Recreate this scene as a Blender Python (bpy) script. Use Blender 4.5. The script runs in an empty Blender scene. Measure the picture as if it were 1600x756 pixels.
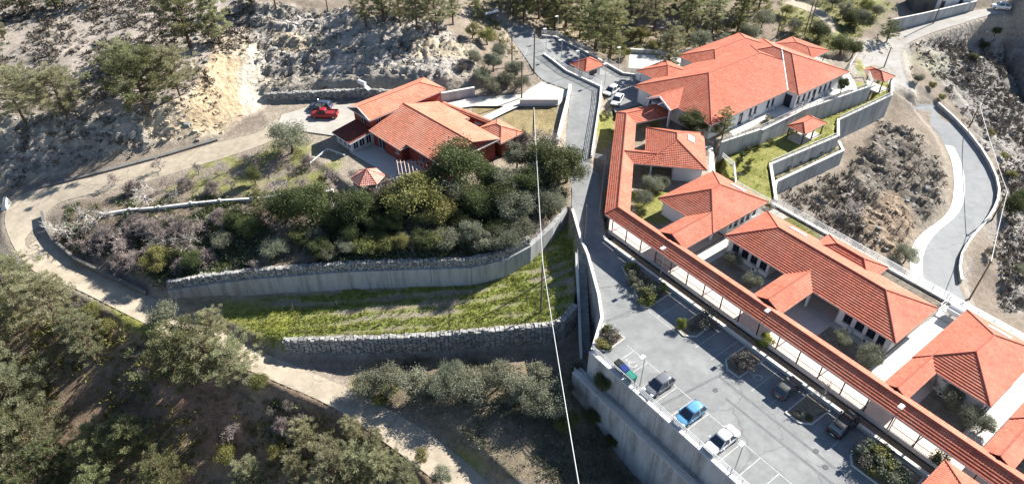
import bpy, bmesh, math, random
import numpy as np
from mathutils import Vector, Matrix
from mathutils.geometry import delaunay_2d_cdt

random.seed(11); rng = np.random.default_rng(11)
SC = bpy.context.scene
COL = SC.collection
R = math.radians

# ------------------------------------------------------------------ camera, sky, sun, exposure
CAM_H = 66.0; CAM_F = 1067.0; CAM_D = R(39.0)          # height above the car park, focal length in px of the 1600 px photo, pitch
cam_data = bpy.data.cameras.new('camera'); cam = bpy.data.objects.new('camera', cam_data); COL.objects.link(cam)
cam_data.sensor_width = 36; cam_data.sensor_fit = 'HORIZONTAL'; cam_data.lens = 36*CAM_F/1600
cam_data.clip_start = 0.5; cam_data.clip_end = 6000
cam.location = (0, 0, CAM_H); cam.rotation_euler = (R(90)-CAM_D, 0, 0)
SC.camera = cam

SUN_AZ = math.atan2(0.83, 0.56); SUN_EL = R(35)
world = bpy.data.worlds.new('World'); SC.world = world; world.use_nodes = True
wn = world.node_tree.nodes; wl = world.node_tree.links; wn.clear()
sky = wn.new('ShaderNodeTexSky'); sky.sky_type = 'NISHITA'; sky.sun_disc = False
sky.sun_elevation = SUN_EL; sky.sun_rotation = SUN_AZ; sky.altitude = 900; sky.air_density = 0.85; sky.dust_density = 0.2
bg = wn.new('ShaderNodeBackground'); bg.inputs[1].default_value = 0.068
wo = wn.new('ShaderNodeOutputWorld'); wl.new(sky.outputs[0], bg.inputs[0]); wl.new(bg.outputs[0], wo.inputs[0])
sd = bpy.data.lights.new('sun', 'SUN'); sd.energy = 5.0; sd.angle = R(0.5); sd.color = (1.0, 0.95, 0.87)
sun = bpy.data.objects.new('sun', sd); COL.objects.link(sun)
sdir = Vector((math.sin(SUN_AZ)*math.cos(SUN_EL), math.cos(SUN_AZ)*math.cos(SUN_EL), math.sin(SUN_EL)))
sun.rotation_euler = (-sdir).to_track_quat('-Z', 'Y').to_euler(); sun.location = sdir*300
vs = SC.view_settings; vs.view_transform = 'Standard'; vs.look = 'None'; vs.gamma = 1.0; vs.use_curve_mapping = False
vs.exposure = 1.3
SC.cycles.max_bounces = 5; SC.cycles.diffuse_bounces = 2; SC.cycles.glossy_bounces = 2; SC.cycles.transparent_max_bounces = 4
SC.cycles.caustics_reflective = False; SC.cycles.caustics_refractive = False

# ------------------------------------------------------------------ measuring helpers (photo pixel + known height -> place)
def P(u, v, z=0.0):
    a = (u-800)/CAM_F; b = (v-378)/CAM_F
    t = (CAM_H-z)/(math.sin(CAM_D)+b*math.cos(CAM_D))
    return Vector((t*a, t*(math.cos(CAM_D)-b*math.sin(CAM_D)), z))
def project(x, y, z):
    dz = z-CAM_H
    f = np.maximum(y*math.cos(CAM_D)-dz*math.sin(CAM_D), 0.1); up = y*math.sin(CAM_D)+dz*math.cos(CAM_D)
    return 800+CAM_F*x/f, 378-CAM_F*up/f
# frame of the school-like complex: s runs along the covered walkway, t away from the car park
CS, SN = math.cos(R(37)), math.sin(R(37))
def ST(s, t, z=0.0): return Vector((s*SN+t*CS, -s*CS+t*SN, z))
E_S = Vector((SN, -CS, 0)); E_T = Vector((CS, SN, 0)); UP = Vector((0, 0, 1))

# ------------------------------------------------------------------ materials
MATS = {}
def new_mat(name):
    m = bpy.data.materials.new(name); m.use_nodes = True
    return m, m.node_tree.nodes, m.node_tree.links, m.node_tree.nodes['Principled BSDF']
def mat(name, col, rough=0.8, var=0.12, scale=1.5, bump=0.0, bscale=20.0, metal=0.0, spec=0.3, dirt=None, dirt_amt=0.0, dirt_scale=0.3, stretch=None, attr=None, attr_amt=0.0, coat=0.0, crack=0.0, stain=0.0, dirt_lo=.48):
    """colour with broken-up value, optional stains with a shape of their own, optional per-piece tint attribute"""
    if name in MATS: return MATS[name]
    m, n, l, b = new_mat(name)
    tc = n.new('ShaderNodeTexCoord'); geo = n.new('ShaderNodeNewGeometry')
    mp = n.new('ShaderNodeMapping'); l.new(geo.outputs['Position'], mp.inputs[0])
    if stretch: mp.inputs['Scale'].default_value = stretch
    def noise(sc, det=5, r=0.6):
        t = n.new('ShaderNodeTexNoise'); t.inputs['Scale'].default_value = sc; t.inputs['Detail'].default_value = det; t.inputs['Roughness'].default_value = r
        l.new(mp.outputs[0], t.inputs['Vector']); return t.outputs['Fac']
    f = noise(scale)
    mr = n.new('ShaderNodeMapRange'); mr.inputs['From Min'].default_value = 0.3; mr.inputs['From Max'].default_value = 0.7
    mr.inputs['To Min'].default_value = 1-var; mr.inputs['To Max'].default_value = 1+var; l.new(f, mr.inputs['Value'])
    cur = None
    mx = n.new('ShaderNodeMix'); mx.data_type = 'RGBA'; mx.blend_type = 'MULTIPLY'; mx.inputs['Factor'].default_value = 1
    mx.inputs['A'].default_value = (*col, 1)
    cb = n.new('ShaderNodeCombineColor'); [l.new(mr.outputs[0], cb.inputs[i]) for i in range(3)]
    l.new(cb.outputs[0], mx.inputs['B']); cur = mx.outputs['Result']
    if attr:
        at = n.new('ShaderNodeAttribute'); at.attribute_name = attr
        m2 = n.new('ShaderNodeMix'); m2.data_type = 'RGBA'; m2.blend_type = 'MULTIPLY'; m2.inputs['Factor'].default_value = attr_amt or 1
        l.new(cur, m2.inputs['A']); l.new(at.outputs['Color'], m2.inputs['B']); cur = m2.outputs['Result']
    if dirt:
        d = noise(dirt_scale, 8, 0.7)
        r2 = n.new('ShaderNodeMapRange'); r2.inputs['From Min'].default_value = dirt_lo; r2.inputs['From Max'].default_value = dirt_lo+.18
        r2.inputs['To Max'].default_value = dirt_amt; l.new(d, r2.inputs['Value'])
        m3 = n.new('ShaderNodeMix'); m3.data_type = 'RGBA'; l.new(r2.outputs[0], m3.inputs['Factor'])
        l.new(cur, m3.inputs['A']); m3.inputs['B'].default_value = (*dirt, 1); cur = m3.outputs['Result']
    if stain:
        d = noise(2.1, 9, 0.75); r2 = n.new('ShaderNodeMapRange'); r2.inputs['From Min'].default_value = 0.56; r2.inputs['From Max'].default_value = 0.72; r2.inputs['To Max'].default_value = stain; l.new(d, r2.inputs['Value'])
        m3 = n.new('ShaderNodeMix'); m3.data_type = 'RGBA'; l.new(r2.outputs[0], m3.inputs['Factor']); l.new(cur, m3.inputs['A']); m3.inputs['B'].default_value = (*[c*.45 for c in col], 1); cur = m3.outputs['Result']
    if crack:
        wn_ = n.new('ShaderNodeTexNoise'); wn_.inputs['Scale'].default_value = .9; wn_.inputs['Detail'].default_value = 5; l.new(mp.outputs[0], wn_.inputs['Vector'])
        va = n.new('ShaderNodeVectorMath'); va.operation = 'MULTIPLY_ADD'; va.inputs[1].default_value = (1.6, 1.6, 0); l.new(wn_.outputs['Color'], va.inputs[0]); l.new(mp.outputs[0], va.inputs[2])
        vo_ = n.new('ShaderNodeTexVoronoi'); vo_.feature = 'DISTANCE_TO_EDGE'; vo_.inputs['Scale'].default_value = .07; l.new(va.outputs[0], vo_.inputs['Vector'])
        r2 = n.new('ShaderNodeMapRange'); r2.inputs['From Min'].default_value = .002; r2.inputs['From Max'].default_value = .007; r2.inputs['To Min'].default_value = crack; r2.inputs['To Max'].default_value = 0; l.new(vo_.outputs['Distance'], r2.inputs['Value'])
        m3 = n.new('ShaderNodeMix'); m3.data_type = 'RGBA'; l.new(r2.outputs[0], m3.inputs['Factor']); l.new(cur, m3.inputs['A']); m3.inputs['B'].default_value = (*[c*.4 for c in col], 1); cur = m3.outputs['Result']
    l.new(cur, b.inputs['Base Color'])
    b.inputs['Roughness'].default_value = rough; b.inputs['Metallic'].default_value = metal
    b.inputs['Specular IOR Level'].default_value = spec
    if coat: b.inputs['Coat Weight'].default_value = coat; b.inputs['Coat Roughness'].default_value = 0.068
    if bump:
        bp = n.new('ShaderNodeBump'); bp.inputs['Strength'].default_value = bump; bp.inputs['Distance'].default_value = 0.068
        l.new(noise(bscale, 6, 0.65), bp.inputs['Height']); l.new(bp.outputs[0], b.inputs['Normal'])
    MATS[name] = m; return m
def leaf_mat(name, c1, c2, trans=0.25):
    """two greens mixed by the per-leaf attribute and per-tree random; some light passes through"""
    m, n, l, b = new_mat(name)
    at = n.new('ShaderNodeAttribute'); at.attribute_name = 'tint'
    oi = n.new('ShaderNodeObjectInfo')
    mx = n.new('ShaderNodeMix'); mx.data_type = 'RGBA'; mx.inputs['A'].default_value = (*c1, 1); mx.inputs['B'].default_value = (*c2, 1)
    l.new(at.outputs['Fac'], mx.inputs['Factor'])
    hs = n.new('ShaderNodeHueSaturation')
    mr = n.new('ShaderNodeMapRange'); mr.inputs['To Min'].default_value = 0.475; mr.inputs['To Max'].default_value = 0.515; l.new(oi.outputs['Random'], mr.inputs['Value'])
    l.new(mr.outputs[0], hs.inputs['Hue'])
    m2 = n.new('ShaderNodeMath'); m2.operation = 'MULTIPLY'; m2.inputs[1].default_value = 7.31; l.new(oi.outputs['Random'], m2.inputs[0])
    m3 = n.new('ShaderNodeMath'); m3.operation = 'FRACT'; l.new(m2.outputs[0], m3.inputs[0])
    mv = n.new('ShaderNodeMapRange'); mv.inputs['To Min'].default_value = 0.78; mv.inputs['To Max'].default_value = 1.22; l.new(m3.outputs[0], mv.inputs['Value'])
    l.new(mv.outputs[0], hs.inputs['Value'])
    l.new(mx.outputs['Result'], hs.inputs['Color']); l.new(hs.outputs[0], b.inputs['Base Color'])
    b.inputs['Roughness'].default_value = 0.6; b.inputs['Specular IOR Level'].default_value = 0.25
    tr = n.new('ShaderNodeBsdfTranslucent'); l.new(hs.outputs[0], tr.inputs[0])
    ms = n.new('ShaderNodeMixShader'); ms.inputs[0].default_value = trans
    out = n['Material Output']; l.new(b.outputs[0], ms.inputs[1]); l.new(tr.outputs[0], ms.inputs[2]); l.new(ms.outputs[0], out.inputs[0])
    MATS[name] = m; return m

# ------------------------------------------------------------------ object helpers
OFF = {}
def tag(o, label=None, cat=None, group=None, kind=None):
    if label: o['label'] = label
    if cat: o['category'] = cat
    if group: o['group'] = group
    if kind: o['kind'] = kind
    return o
def thing(name, label, cat, loc=(0, 0, 0), rz=0.0, group=None):
    o = bpy.data.objects.new(name, None); COL.objects.link(o); o.empty_display_size = 0.5
    o.location = loc; o.rotation_euler = (0, 0, rz); OFF[o.name] = Vector(loc)
    return tag(o, label, cat, group)
def mesh_from(name, V, F, m, attr=None, smooth=False):
    me = bpy.data.meshes.new(name); me.from_pydata(V, [], F)
    if m: me.materials.append(m)
    if attr is not None:
        a = me.color_attributes.new('tint', 'FLOAT_COLOR', 'POINT')
        c = np.ones((len(V), 4), np.float32); at = np.asarray(attr, np.float32); c[:, :3] = at if at.ndim == 2 else at[:, None]
        a.data.foreach_set('color', c.ravel())
    if smooth: me.polygons.foreach_set('use_smooth', np.ones(len(me.polygons), bool))
    me.update(); return me
def link(name, me, parent=None, off=None):
    o = bpy.data.objects.new(name, me); COL.objects.link(o)
    if parent: o.parent = parent
    OFF[o.name] = off if off is not None else (OFF[parent.name] if parent else Vector((0, 0, 0)))
    return o
class MB:
    """collects shapes; build() links them as ONE mesh object (world coordinates become local to the parent's base)"""
    def __init__(s): s.v = []; s.f = []; s.c = []
    def poly(s, pts, tint=1.0):
        i = len(s.v); s.v += [tuple(p) for p in pts]; s.f.append(tuple(range(i, i+len(pts)))); s.c += [tint]*len(pts)
    def mesh(s, V, F, tint=1.0):
        i = len(s.v); s.v += [tuple(p) for p in V]; s.f += [tuple(j+i for j in f) for f in F]; s.c += [tint]*len(V)
    def box(s, c, sx, sy, sz, ax=None, ay=None, az=None, tint=1.0):
        ax = ax or Vector((1, 0, 0)); ay = ay or Vector((0, 1, 0)); az = az or UP; c = Vector(c)
        V = [c+ax*(sx/2*i)+ay*(sy/2*j)+az*(sz/2*k) for k in (-1, 1) for j in (-1, 1) for i in (-1, 1)]
        s.mesh(V, [(0, 2, 3, 1), (4, 5, 7, 6), (0, 1, 5, 4), (2, 6, 7, 3), (0, 4, 6, 2), (1, 3, 7, 5)], tint)
    def beam(s, a, b, w, h=None, tint=1.0, up=UP):
        a = Vector(a); b = Vector(b); d = b-a; L = d.length
        if L < 1e-5: return
        d /= L; x = d.cross(up)
        if x.length < 1e-4: x = Vector((1, 0, 0))
        x.normalize(); s.box((a+b)/2, L, w, h or w, d, x, x.cross(d), tint)
    def tube(s, pts, r, n=6, tint=1.0, cap=True):
        pts = [Vector(p) for p in pts]; rr = r if isinstance(r, (list, tuple)) else [r]*len(pts)
        i0 = len(s.v)
        for k, p in enumerate(pts):
            d = (pts[min(k+1, len(pts)-1)]-pts[max(k-1, 0)]).normalized()
            x = d.cross(Vector((0.13, 0.97, 0.2))); x.normalize(); y = d.cross(x)
            for j in range(n):
                a = 2*math.pi*j/n; s.v.append(tuple(p+(x*math.cos(a)+y*math.sin(a))*rr[k])); s.c.append(tint)
        for k in range(len(pts)-1):
            for j in range(n):
                s.f.append((i0+k*n+j, i0+k*n+(j+1) % n, i0+(k+1)*n+(j+1) % n, i0+(k+1)*n+j))
        if cap: s.f.append(tuple(i0+j for j in range(n))[::-1]); s.f.append(tuple(i0+(len(pts)-1)*n+j for j in range(n)))
    def prism(s, pts, z0, z1, tint=1.0):
        n = len(pts); V = [(p[0], p[1], z0) for p in pts]+[(p[0], p[1], z1) for p in pts]
        s.mesh(V, [tuple(range(n))[::-1], tuple(range(n, 2*n))]+[(i, (i+1) % n, n+(i+1) % n, n+i) for i in range(n)], tint)
    def build(s, name, m, parent=None, smooth=False, kind=None, tint=False):
        off = OFF[parent.name] if parent else Vector((0, 0, 0))
        V = np.array(s.v, dtype=float)-np.array(off)
        me = mesh_from(name, V.tolist(), s.f, m, s.c if tint else None, smooth)
        o = link(name, me, parent)
        if kind: o['kind'] = kind
        return o
def copy_tree(o, parent=None):
    c = o.copy(); COL.objects.link(c); c.parent = parent
    OFF[c.name] = OFF.get(o.name, Vector((0, 0, 0)))
    for ch in [k for k in KIDS(o)]: copy_tree(ch, c)
    return c
def KIDS(o): return [k for k in bpy.data.objects if k.parent == o]
def structure(o): o['kind'] = 'structure'; return o
ORD = ['first', 'second', 'third', 'fourth', 'fifth', 'sixth', 'seventh', 'eighth', 'ninth', 'tenth', 'eleventh', 'twelfth', 'thirteenth', 'fourteenth', 'fifteenth', 'sixteenth',
       'seventeenth', 'eighteenth', 'nineteenth', 'twentieth'] + ['twenty-'+w for w in ('first', 'second', 'third', 'fourth', 'fifth', 'sixth', 'seventh', 'eighth', 'ninth')] + ['thirtieth'] + ['thirty-'+w for w in ('first', 'second', 'third', 'fourth', 'fifth', 'sixth', 'seventh', 'eighth', 'ninth')] + ['fortieth'] + ['forty-'+w for w in ('first', 'second', 'third', 'fourth', 'fifth', 'sixth', 'seventh', 'eighth', 'ninth')]

# vectorised value noise (fractal) used when shaping the terrain
def vnoise(x, y, seed=0):
    xi = np.floor(x).astype(np.int64); yi = np.floor(y).astype(np.int64); xf = x-xi; yf = y-yi
    def h(i, j):
        n = (i*374761393+j*668265263+seed*982451653) & 0x7fffffff
        n = ((n ^ (n >> 13))*1274126177) & 0x7fffffff
        return ((n ^ (n >> 16)) & 0xffff)/65535.0
    u = xf*xf*(3-2*xf); v = yf*yf*(3-2*yf)
    return (h(xi, yi)*(1-u)+h(xi+1, yi)*u)*(1-v)+(h(xi, yi+1)*(1-u)+h(xi+1, yi+1)*u)*v
def fbm(x, y, sc, octv=4, seed=0, ridged=False):
    r = 0; a = 0.5; f = 1/sc
    for k in range(octv):
        n = vnoise(x*f+17.3*k, y*f-9.1*k, seed+k)
        if ridged: n = 1-abs(2*n-1)
        r = r+a*n; a *= 0.5; f *= 2.03
    return r/(1-0.5**octv)
# ------------------------------------------------------------------ terrain: measured spot heights -> triangulation -> fine grid
GX0, GX1, GY0, GY1, GS = -150.0, 132.0, 26.0, 216.0, 0.5
far = [18, 45, 90, 180, 380, 900, 2600]
xs = np.array([GX0-d for d in far[::-1]]+list(np.arange(GX0, GX1+.01, GS))+[GX1+d for d in far])
ys = np.array([GY0-d for d in far[::-1]]+list(np.arange(GY0, GY1+.01, GS))+[GY1+d for d in far])
NX, NY = len(xs), len(ys)
XX, YY = np.meshgrid(xs, ys)
def tin(pts, edges=()):
    """height on the grid from spot heights (linear over a Delaunay triangulation)"""
    v2 = [Vector((p[0], p[1])) for p in pts]
    ov, oe, of, vo, eo, fo = delaunay_2d_cdt(v2, list(edges), [], 0, 1e-3)
    zz = []
    for i, q in enumerate(ov):
        if vo[i]: zz.append(pts[vo[i][0]][2])
        else:
            d = [((q[0]-p[0])**2+(q[1]-p[1])**2, p[2]) for p in pts]; d.sort(); w = [1/(a+1e-6) for a, _ in d[:3]]
            zz.append(sum(k*b[1] for k, b in zip(w, d[:3]))/sum(w))
    Z = np.full(XX.shape, np.nan)
    for f in of:
        for k in range(1, len(f)-1):
            a, b, c = f[0], f[k], f[k+1]
            A, B, C = ov[a], ov[b], ov[c]
            i0 = np.searchsorted(xs, min(A[0], B[0], C[0]))-1; i1 = np.searchsorted(xs, max(A[0], B[0], C[0]))+1
            j0 = np.searchsorted(ys, min(A[1], B[1], C[1]))-1; j1 = np.searchsorted(ys, max(A[1], B[1], C[1]))+1
            i0 = max(i0, 0); j0 = max(j0, 0)
            x = XX[j0:j1, i0:i1]; y = YY[j0:j1, i0:i1]
            den = (B[1]-C[1])*(A[0]-C[0])+(C[0]-B[0])*(A[1]-C[1])
            if abs(den) < 1e-9 or x.size == 0: continue
            w0 = ((B[1]-C[1])*(x-C[0])+(C[0]-B[0])*(y-C[1]))/den; w1 = ((C[1]-A[1])*(x-C[0])+(A[0]-C[0])*(y-C[1]))/den; w2 = 1-w0-w1
            m = (w0 >= -1e-6) & (w1 >= -1e-6) & (w2 >= -1e-6)
            Zs = Z[j0:j1, i0:i1]; Zs[m] = (w0*zz[a]+w1*zz[b]+w2*zz[c])[m]
    return Z
def inside(poly, X, Y):
    m = np.zeros(X.shape, bool); n = len(poly)
    for i in range(n):
        x0, y0 = poly[i][0], poly[i][1]; x1, y1 = poly[(i+1) % n][0], poly[(i+1) % n][1]
        if y0 == y1: continue
        c = ((y0 > Y) != (y1 > Y)) & (X < (x1-x0)*(Y-y0)/(y1-y0)+x0); m ^= c
    return m
def dist_poly(poly, X, Y, closed=True):
    d = np.full(X.shape, 1e9); n = len(poly)
    for i in range(n if closed else n-1):
        ax, ay = poly[i][0], poly[i][1]; bx, by = poly[(i+1) % n][0], poly[(i+1) % n][1]
        L = (bx-ax)**2+(by-ay)**2+1e-9
        t = np.clip(((X-ax)*(bx-ax)+(Y-ay)*(by-ay))/L, 0, 1)
        d = np.minimum(d, (X-ax-t*(bx-ax))**2+(Y-ay-t*(by-ay))**2)
    return np.sqrt(d)
def W(l): return [P(*q) for q in l]

VINE = W([(266,463,-5.2),(330,461,-5.3),(400,459,-5.3),(551,451,-5.2),(737,445,-4.9),(789,433,-4.5),(828,411,-3.8),(862,378,-2.9),(884,348,-2.2),(896,380,-1.9),(903,440,-2.3),(902,479,-3.0),(882,503,-3.8),(860,512,-4.3),(760,521,-5.2),(638,530,-5.8),(530,534,-6.4),(444,536,-6.7),(400,530,-7.2),(350,500,-6.7),(300,478,-6)])
FOOT = [zz_ for k, zf in zip(range(11, 18), (-7.2, -7.5, -7.8, -8.6, -9.3, -9.5, -9.1)) for zz_ in (Vector((VINE[k].x+(.5 if k == 11 else .2), VINE[k].y-.6, zf)), Vector((VINE[k].x+(2.2 if k == 11 else .3), VINE[k].y-3, zf-.1)))]
BASE = FOOT+W([
 # forest slope at lower left and ground below the lower road
 (0,400,-3.5),(0,450,-6),(60,432,-4.5),(0,520,-9),(120,520,-8.5),(0,600,-13),(150,600,-12.5),(0,680,-17),(200,690,-17),(0,756,-20),(200,756,-20),(400,756,-19.5),
 (300,620,-12.5),(400,640,-12.3),(500,690,-13),(600,745,-13.6),(220,530,-8.2),(320,570,-10),
 (600,592,-9.4),(700,592,-8.4),(800,588,-7.6),(870,570,-7.2),(900,620,-7.8),(880,690,-7.0),(800,660,-7.4),(700,665,-8.8),(850,756,-7.2),(790,756,-8.6),(920,700,-9.5),(950,756,-11.5),(985,722,-11.8),(1040,756,-12.8),
 (531,578,-9.6),(440,565,-9.1),
 # olive bank and garden
 (240,450,-4.2),(330,440,-2.8),(420,431,-1.8),(511,419,-1.3),(654,411,-1),(741,409,-.9),(809,402,-.6),(884,334,.3),
 (520,306,1.4),(620,300,1.9),(700,290,2.3),(800,270,2.2),(880,260,1.6),(900,300,.9),(170,336,-.6),(250,322,.1),(350,316,.6),(430,310,1),(100,340,-1.6),(72,335,-1.6),(100,385,-3.2),(170,428,-4.2),
 (430,370,-.6),(600,350,.4),(720,350,.6),(820,330,.8),(300,380,-1.6),
 # slope right of the terrace walls down to the bending road
 (1213,306,-7.5),(1300,264,-7.5),(1320,247,-7.4),(1324,226,-7),(1382,190,-6.8),(1400,165,-5.6),(1402,140,-3.6),
 (1260,330,-8.4),(1330,300,-8.8),(1370,230,-7.2),(1410,235,-7.6),(1395,320,-10.2),(1455,275,-9.8),(1350,380,-10.6),(1400,360,-11),
 (1582,300,-14.5),(1600,250,-17),(1600,400,-18),(1565,420,-15.5),(1600,480,-19),(1550,200,-13.5),(1600,150,-16),(1500,130,-9),(1560,100,-11),(1450,100,-5),(1500,60,-4.5),(1600,60,-9),
 (1370,70,-2),(1400,40,-.5),(1500,10,0.5),(1600,5,.5),
 (1300,60,0),(1250,30,.3),(1300,0,2),(1400,0,2),(1500,-20,3),(1600,-20,3),
 (1150,50,0),(1100,40,0),(1000,40,0),(930,62,0.5),(900,20,2.5),(950,0,4.5),(1100,0,3),(1200,0,2),(830,0,7.5),(860,30,4),(780,5,9),(745,30,8),(738,62,8),(768,95,6),(795,120,4.6),
 # the hill with its rock benches at upper left
 (700,0,12),(690,60,9.2),(735,100,6.2),(748,140,4.4),(600,0,13),(550,22,12.2),(450,0,13.8),(375,25,12.4),
 (415,140,5),(560,135,5.2),(700,135,5.2),(740,139,4.6),(415,118,5.8),(560,112,6.2),(700,115,6.2),(418,93,7.8),(560,91,8.1),(690,96,7.8),(410,82,8.0),(560,80,8.3),(690,86,7.9),
 (385,32,11.6),(470,28,11.8),(560,36,11.2),(640,45,10.4),(680,56,9.4),
 (372,60,10.8),(342,72,10.6),(300,130,8.8),(262,160,7.8),(200,165,7.4),(100,165,7.2),(0,165,7.2),(412,158,3.2),(340,203,2.2),(250,228,1.3),(150,255,.5),(40,288,-.6),(0,292,-.8),(392,112,7.2),(402,90,8.8),
 (100,100,10.6),(0,80,11.6),(200,80,11.2),(250,0,15),(100,0,15),(0,0,15),(330,0,14.6),(-120,165,7),(-120,0,16),(-120,300,-2),(-120,450,-8),(-150,756,-22),
])+[ST(-20,50,-9), ST(-20,70,-9), ST(-46,89.5,-7.5), ST(-25,90,-11), ST(-8,90,-13), ST(8,90,-14.5), ST(10,60,-13), ST(10,42,-14), ST(25,60,-17), ST(-60,75,-3), ST(-75,95,0), ST(-88,100,1), ST(-90,120,2),
 Vector((-260,40,-30)), Vector((-280,150,12)), Vector((-200,300,34)), Vector((0,330,24)), Vector((60,260,8)), Vector((150,330,10)), Vector((300,260,-25)), Vector((260,80,-45)), Vector((150,10,-38)), Vector((0,-40,-38)), Vector((-150,-40,-45)), Vector((60,20,-20)), Vector((-40,20,-24)),
 Vector((-2900,-2900,-60)), Vector((2900,-2900,-90)), Vector((-2900,2900,160)), Vector((2900,2900,-10)), Vector((0,2900,120)), Vector((0,-2900,-90)), Vector((-2900,0,0)), Vector((2900,0,-80))]
Z = tin(BASE); Z[np.isnan(Z)] = -30
def blur(A, n):
    for _ in range(n):
        B = A.copy(); B[1:-1, 1:-1] = (A[1:-1, 1:-1]*4+(A[:-2, 1:-1]+A[2:, 1:-1]+A[1:-1, :-2]+A[1:-1, 2:])*2+A[:-2, :-2]+A[:-2, 2:]+A[2:, :-2]+A[2:, 2:])/16
        A = B
    return A
UU, VV = project(XX, YY, Z)
cliffy = inside([(380,15),(690,30),(745,60),(745,145),(410,150),(400,80)], UU, VV)
Zs = blur(Z, 14); Z = np.where(cliffy, blur(Z, 1), Zs)
ROAD_D = np.full(Z.shape, 1e9)      # distance to the nearest level surface (keeps relief off roads and lots)
FLAT = np.zeros(Z.shape, bool)
def platform(pts, w=0.0, drop=0.12, extra=(), mark=True):
    """lay a graded surface: everything inside the outline takes its heights, an earth bank of width w joins it to the hill"""
    global Z, ROAD_D, FLAT
    n = len(pts); T = tin(list(pts)+list(extra), [(i, (i+1) % n) for i in range(n)])
    m = inside(pts, XX, YY) & ~np.isnan(T)
    if w > 0:
        near = dist_poly(pts, XX, YY); k = np.clip(near/w, 0, 1); k = k*k*(3-2*k)
        # height of the closest border point, approximated by carrying the inner heights outwards
        edge = np.full(Z.shape, 0.0); wt = np.full(Z.shape, 1e-9)
        for i in range(n):
            a, b = pts[i], pts[(i+1) % n]; L = (b[0]-a[0])**2+(b[1]-a[1])**2+1e-9
            t = np.clip(((XX-a[0])*(b[0]-a[0])+(YY-a[1])*(b[1]-a[1]))/L, 0, 1)
            d = (XX-a[0]-t*(b[0]-a[0]))**2+(YY-a[1]-t*(b[1]-a[1]))**2
            q = 1/(d*d+.02); edge += q*(a[2]+t*(b[2]-a[2])); wt += q
        edge /= wt
        out = (~m) & (near < w); Z = np.where(out, edge*(1-k)+Z*k, Z)
        if mark: ROAD_D = np.minimum(ROAD_D, np.where(m, 0, near))
    elif mark: ROAD_D = np.minimum(ROAD_D, np.where(m, 0, dist_poly(pts, XX, YY)))
    Z = np.where(m, T-drop, Z)
    if mark: FLAT |= m
    return m
SHEETS = []
def ribbon(left, right): return list(left)+list(right)[::-1]
# road edges, measured (left, right) in travel order
DRIVE_L = W([(432,186,3.05),(402,208,2.7),(345,222,2.1),(260,246,1.3),(170,270,.5),(90,290,-.3),(38,302,-.9),(14,322,-1.4),(8,352,-2.1),(30,400,-3.2),(66,432,-4.1),(120,452,-4.7),(180,482,-5.6),(240,512,-6.7),(300,542,-7.5)])
DRIVE_R = W([(450,203,3.05),(420,222,2.7),(372,240,2.1),(300,262,1.3),(222,286,.5),(150,302,-.4),(96,316,-1.1),(74,332,-1.6),(68,346,-2.1),(84,378,-3.2),(120,408,-4.1),(170,432,-4.8),(222,456,-5.6),(280,486,-6.7),(330,510,-7.5)])
LOW_L = W([(300,542,-7.5),(380,575,-8.5),(440,600,-9.2),(520,636,-9.7),(600,690,-10.1),(660,735,-10.4),(700,770,-10.7),(740,820,-11)])
LOW_R = W([(330,510,-7.5),(400,546,-8.5),(470,575,-9.2),(560,614,-9.7),(650,664,-10.1),(712,708,-10.4),(765,756,-10.7),(800,800,-11)])
MAIN_L = W([(788,40,5.6),(800,62,5.2),(822,92,4.6),(846,124,4.0),(889,142,3.5),(890,160,3.1),(886,200,2.3),(884,240,1.6),(893,290,.95),(894,330,.55),(906,372,.25),(918,402,.1),(936,450,.02)])
MAIN_R = W([(826,40,5.6),(842,62,5.1),(862,90,4.5),(884,112,4.0),(936,137,3.5),(934,160,3.0),(928,200,2.3),(921,246,1.6),(934,290,.95),(938,330,.55),(952,380,.25),(982,420,.1),(1015,440,.02)])
PARK = [ST(-41.2,43.6,0), ST(14,43.6,0), ST(14,60.3,0), ST(-50,60.3,0), P(962,392,0), P(918,403,0), P(935,465,0), P(940,500,0)]
SRD_L = W([(1404,150,-5.5),(1424,168,-8),(1462,205,-9.6),(1486,250,-11),(1490,300,-12),(1478,335,-12.6),(1440,365,-13),(1424,390,-13.3),(1422,420,-13.6),(1430,470,-14),(1470,540,-14.6),(1560,640,-15.4)])
SRD_R = W([(1424,140,-5.5),(1462,165,-8),(1510,212,-9.6),(1543,260,-11),(1556,300,-12),(1548,330,-12.6),(1530,356,-13),(1506,385,-13.3),(1494,420,-13.6),(1508,468,-14),(1560,540,-14.6),(1660,640,-15.4)])
GRAVEL_L = W([(1345,112,-2.6),(1350,92,-2.4),(1386,62,-2),(1430,40,-1.2),(1500,22,-.4),(1560,12,0),(1640,10,0.2)])
GRAVEL_R = W([(1424,142,-5.0),(1410,108,-3.4),(1408,78,-2.5),(1440,58,-1.6),(1500,38,-.7),(1560,22,-.2),(1640,22,0)])
BACK_L = W([(984,84,1.2),(1060,88,1.0),(1140,82,.8),(1210,66,.6)])
BACK_R = W([(982,106,1.2),(1060,110,1.0),(1140,100,.8),(1215,80,.6)])
FARL = W([(1225,5,1.2),(1262,18,.9),(1284,32,.6),(1292,52,.2)]); FARR = W([(1240,0,1.2),(1280,14,.9),(1300,30,.6),(1306,52,.2)])
LOT = W([(412,168,3.1),(500,150,3.1),(600,147,3.1),(700,152,3.1),(745,140,3.3),(815,140,3.4),(846,126,4.0),(889,142,3.5),(886,200,2.6),(880,232,2.3),(800,262,2.6),(700,285,2.9),(630,302,2.9),(560,298,2.9),(520,262,2.9),(468,232,2.9),(430,210,2.95)])
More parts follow.
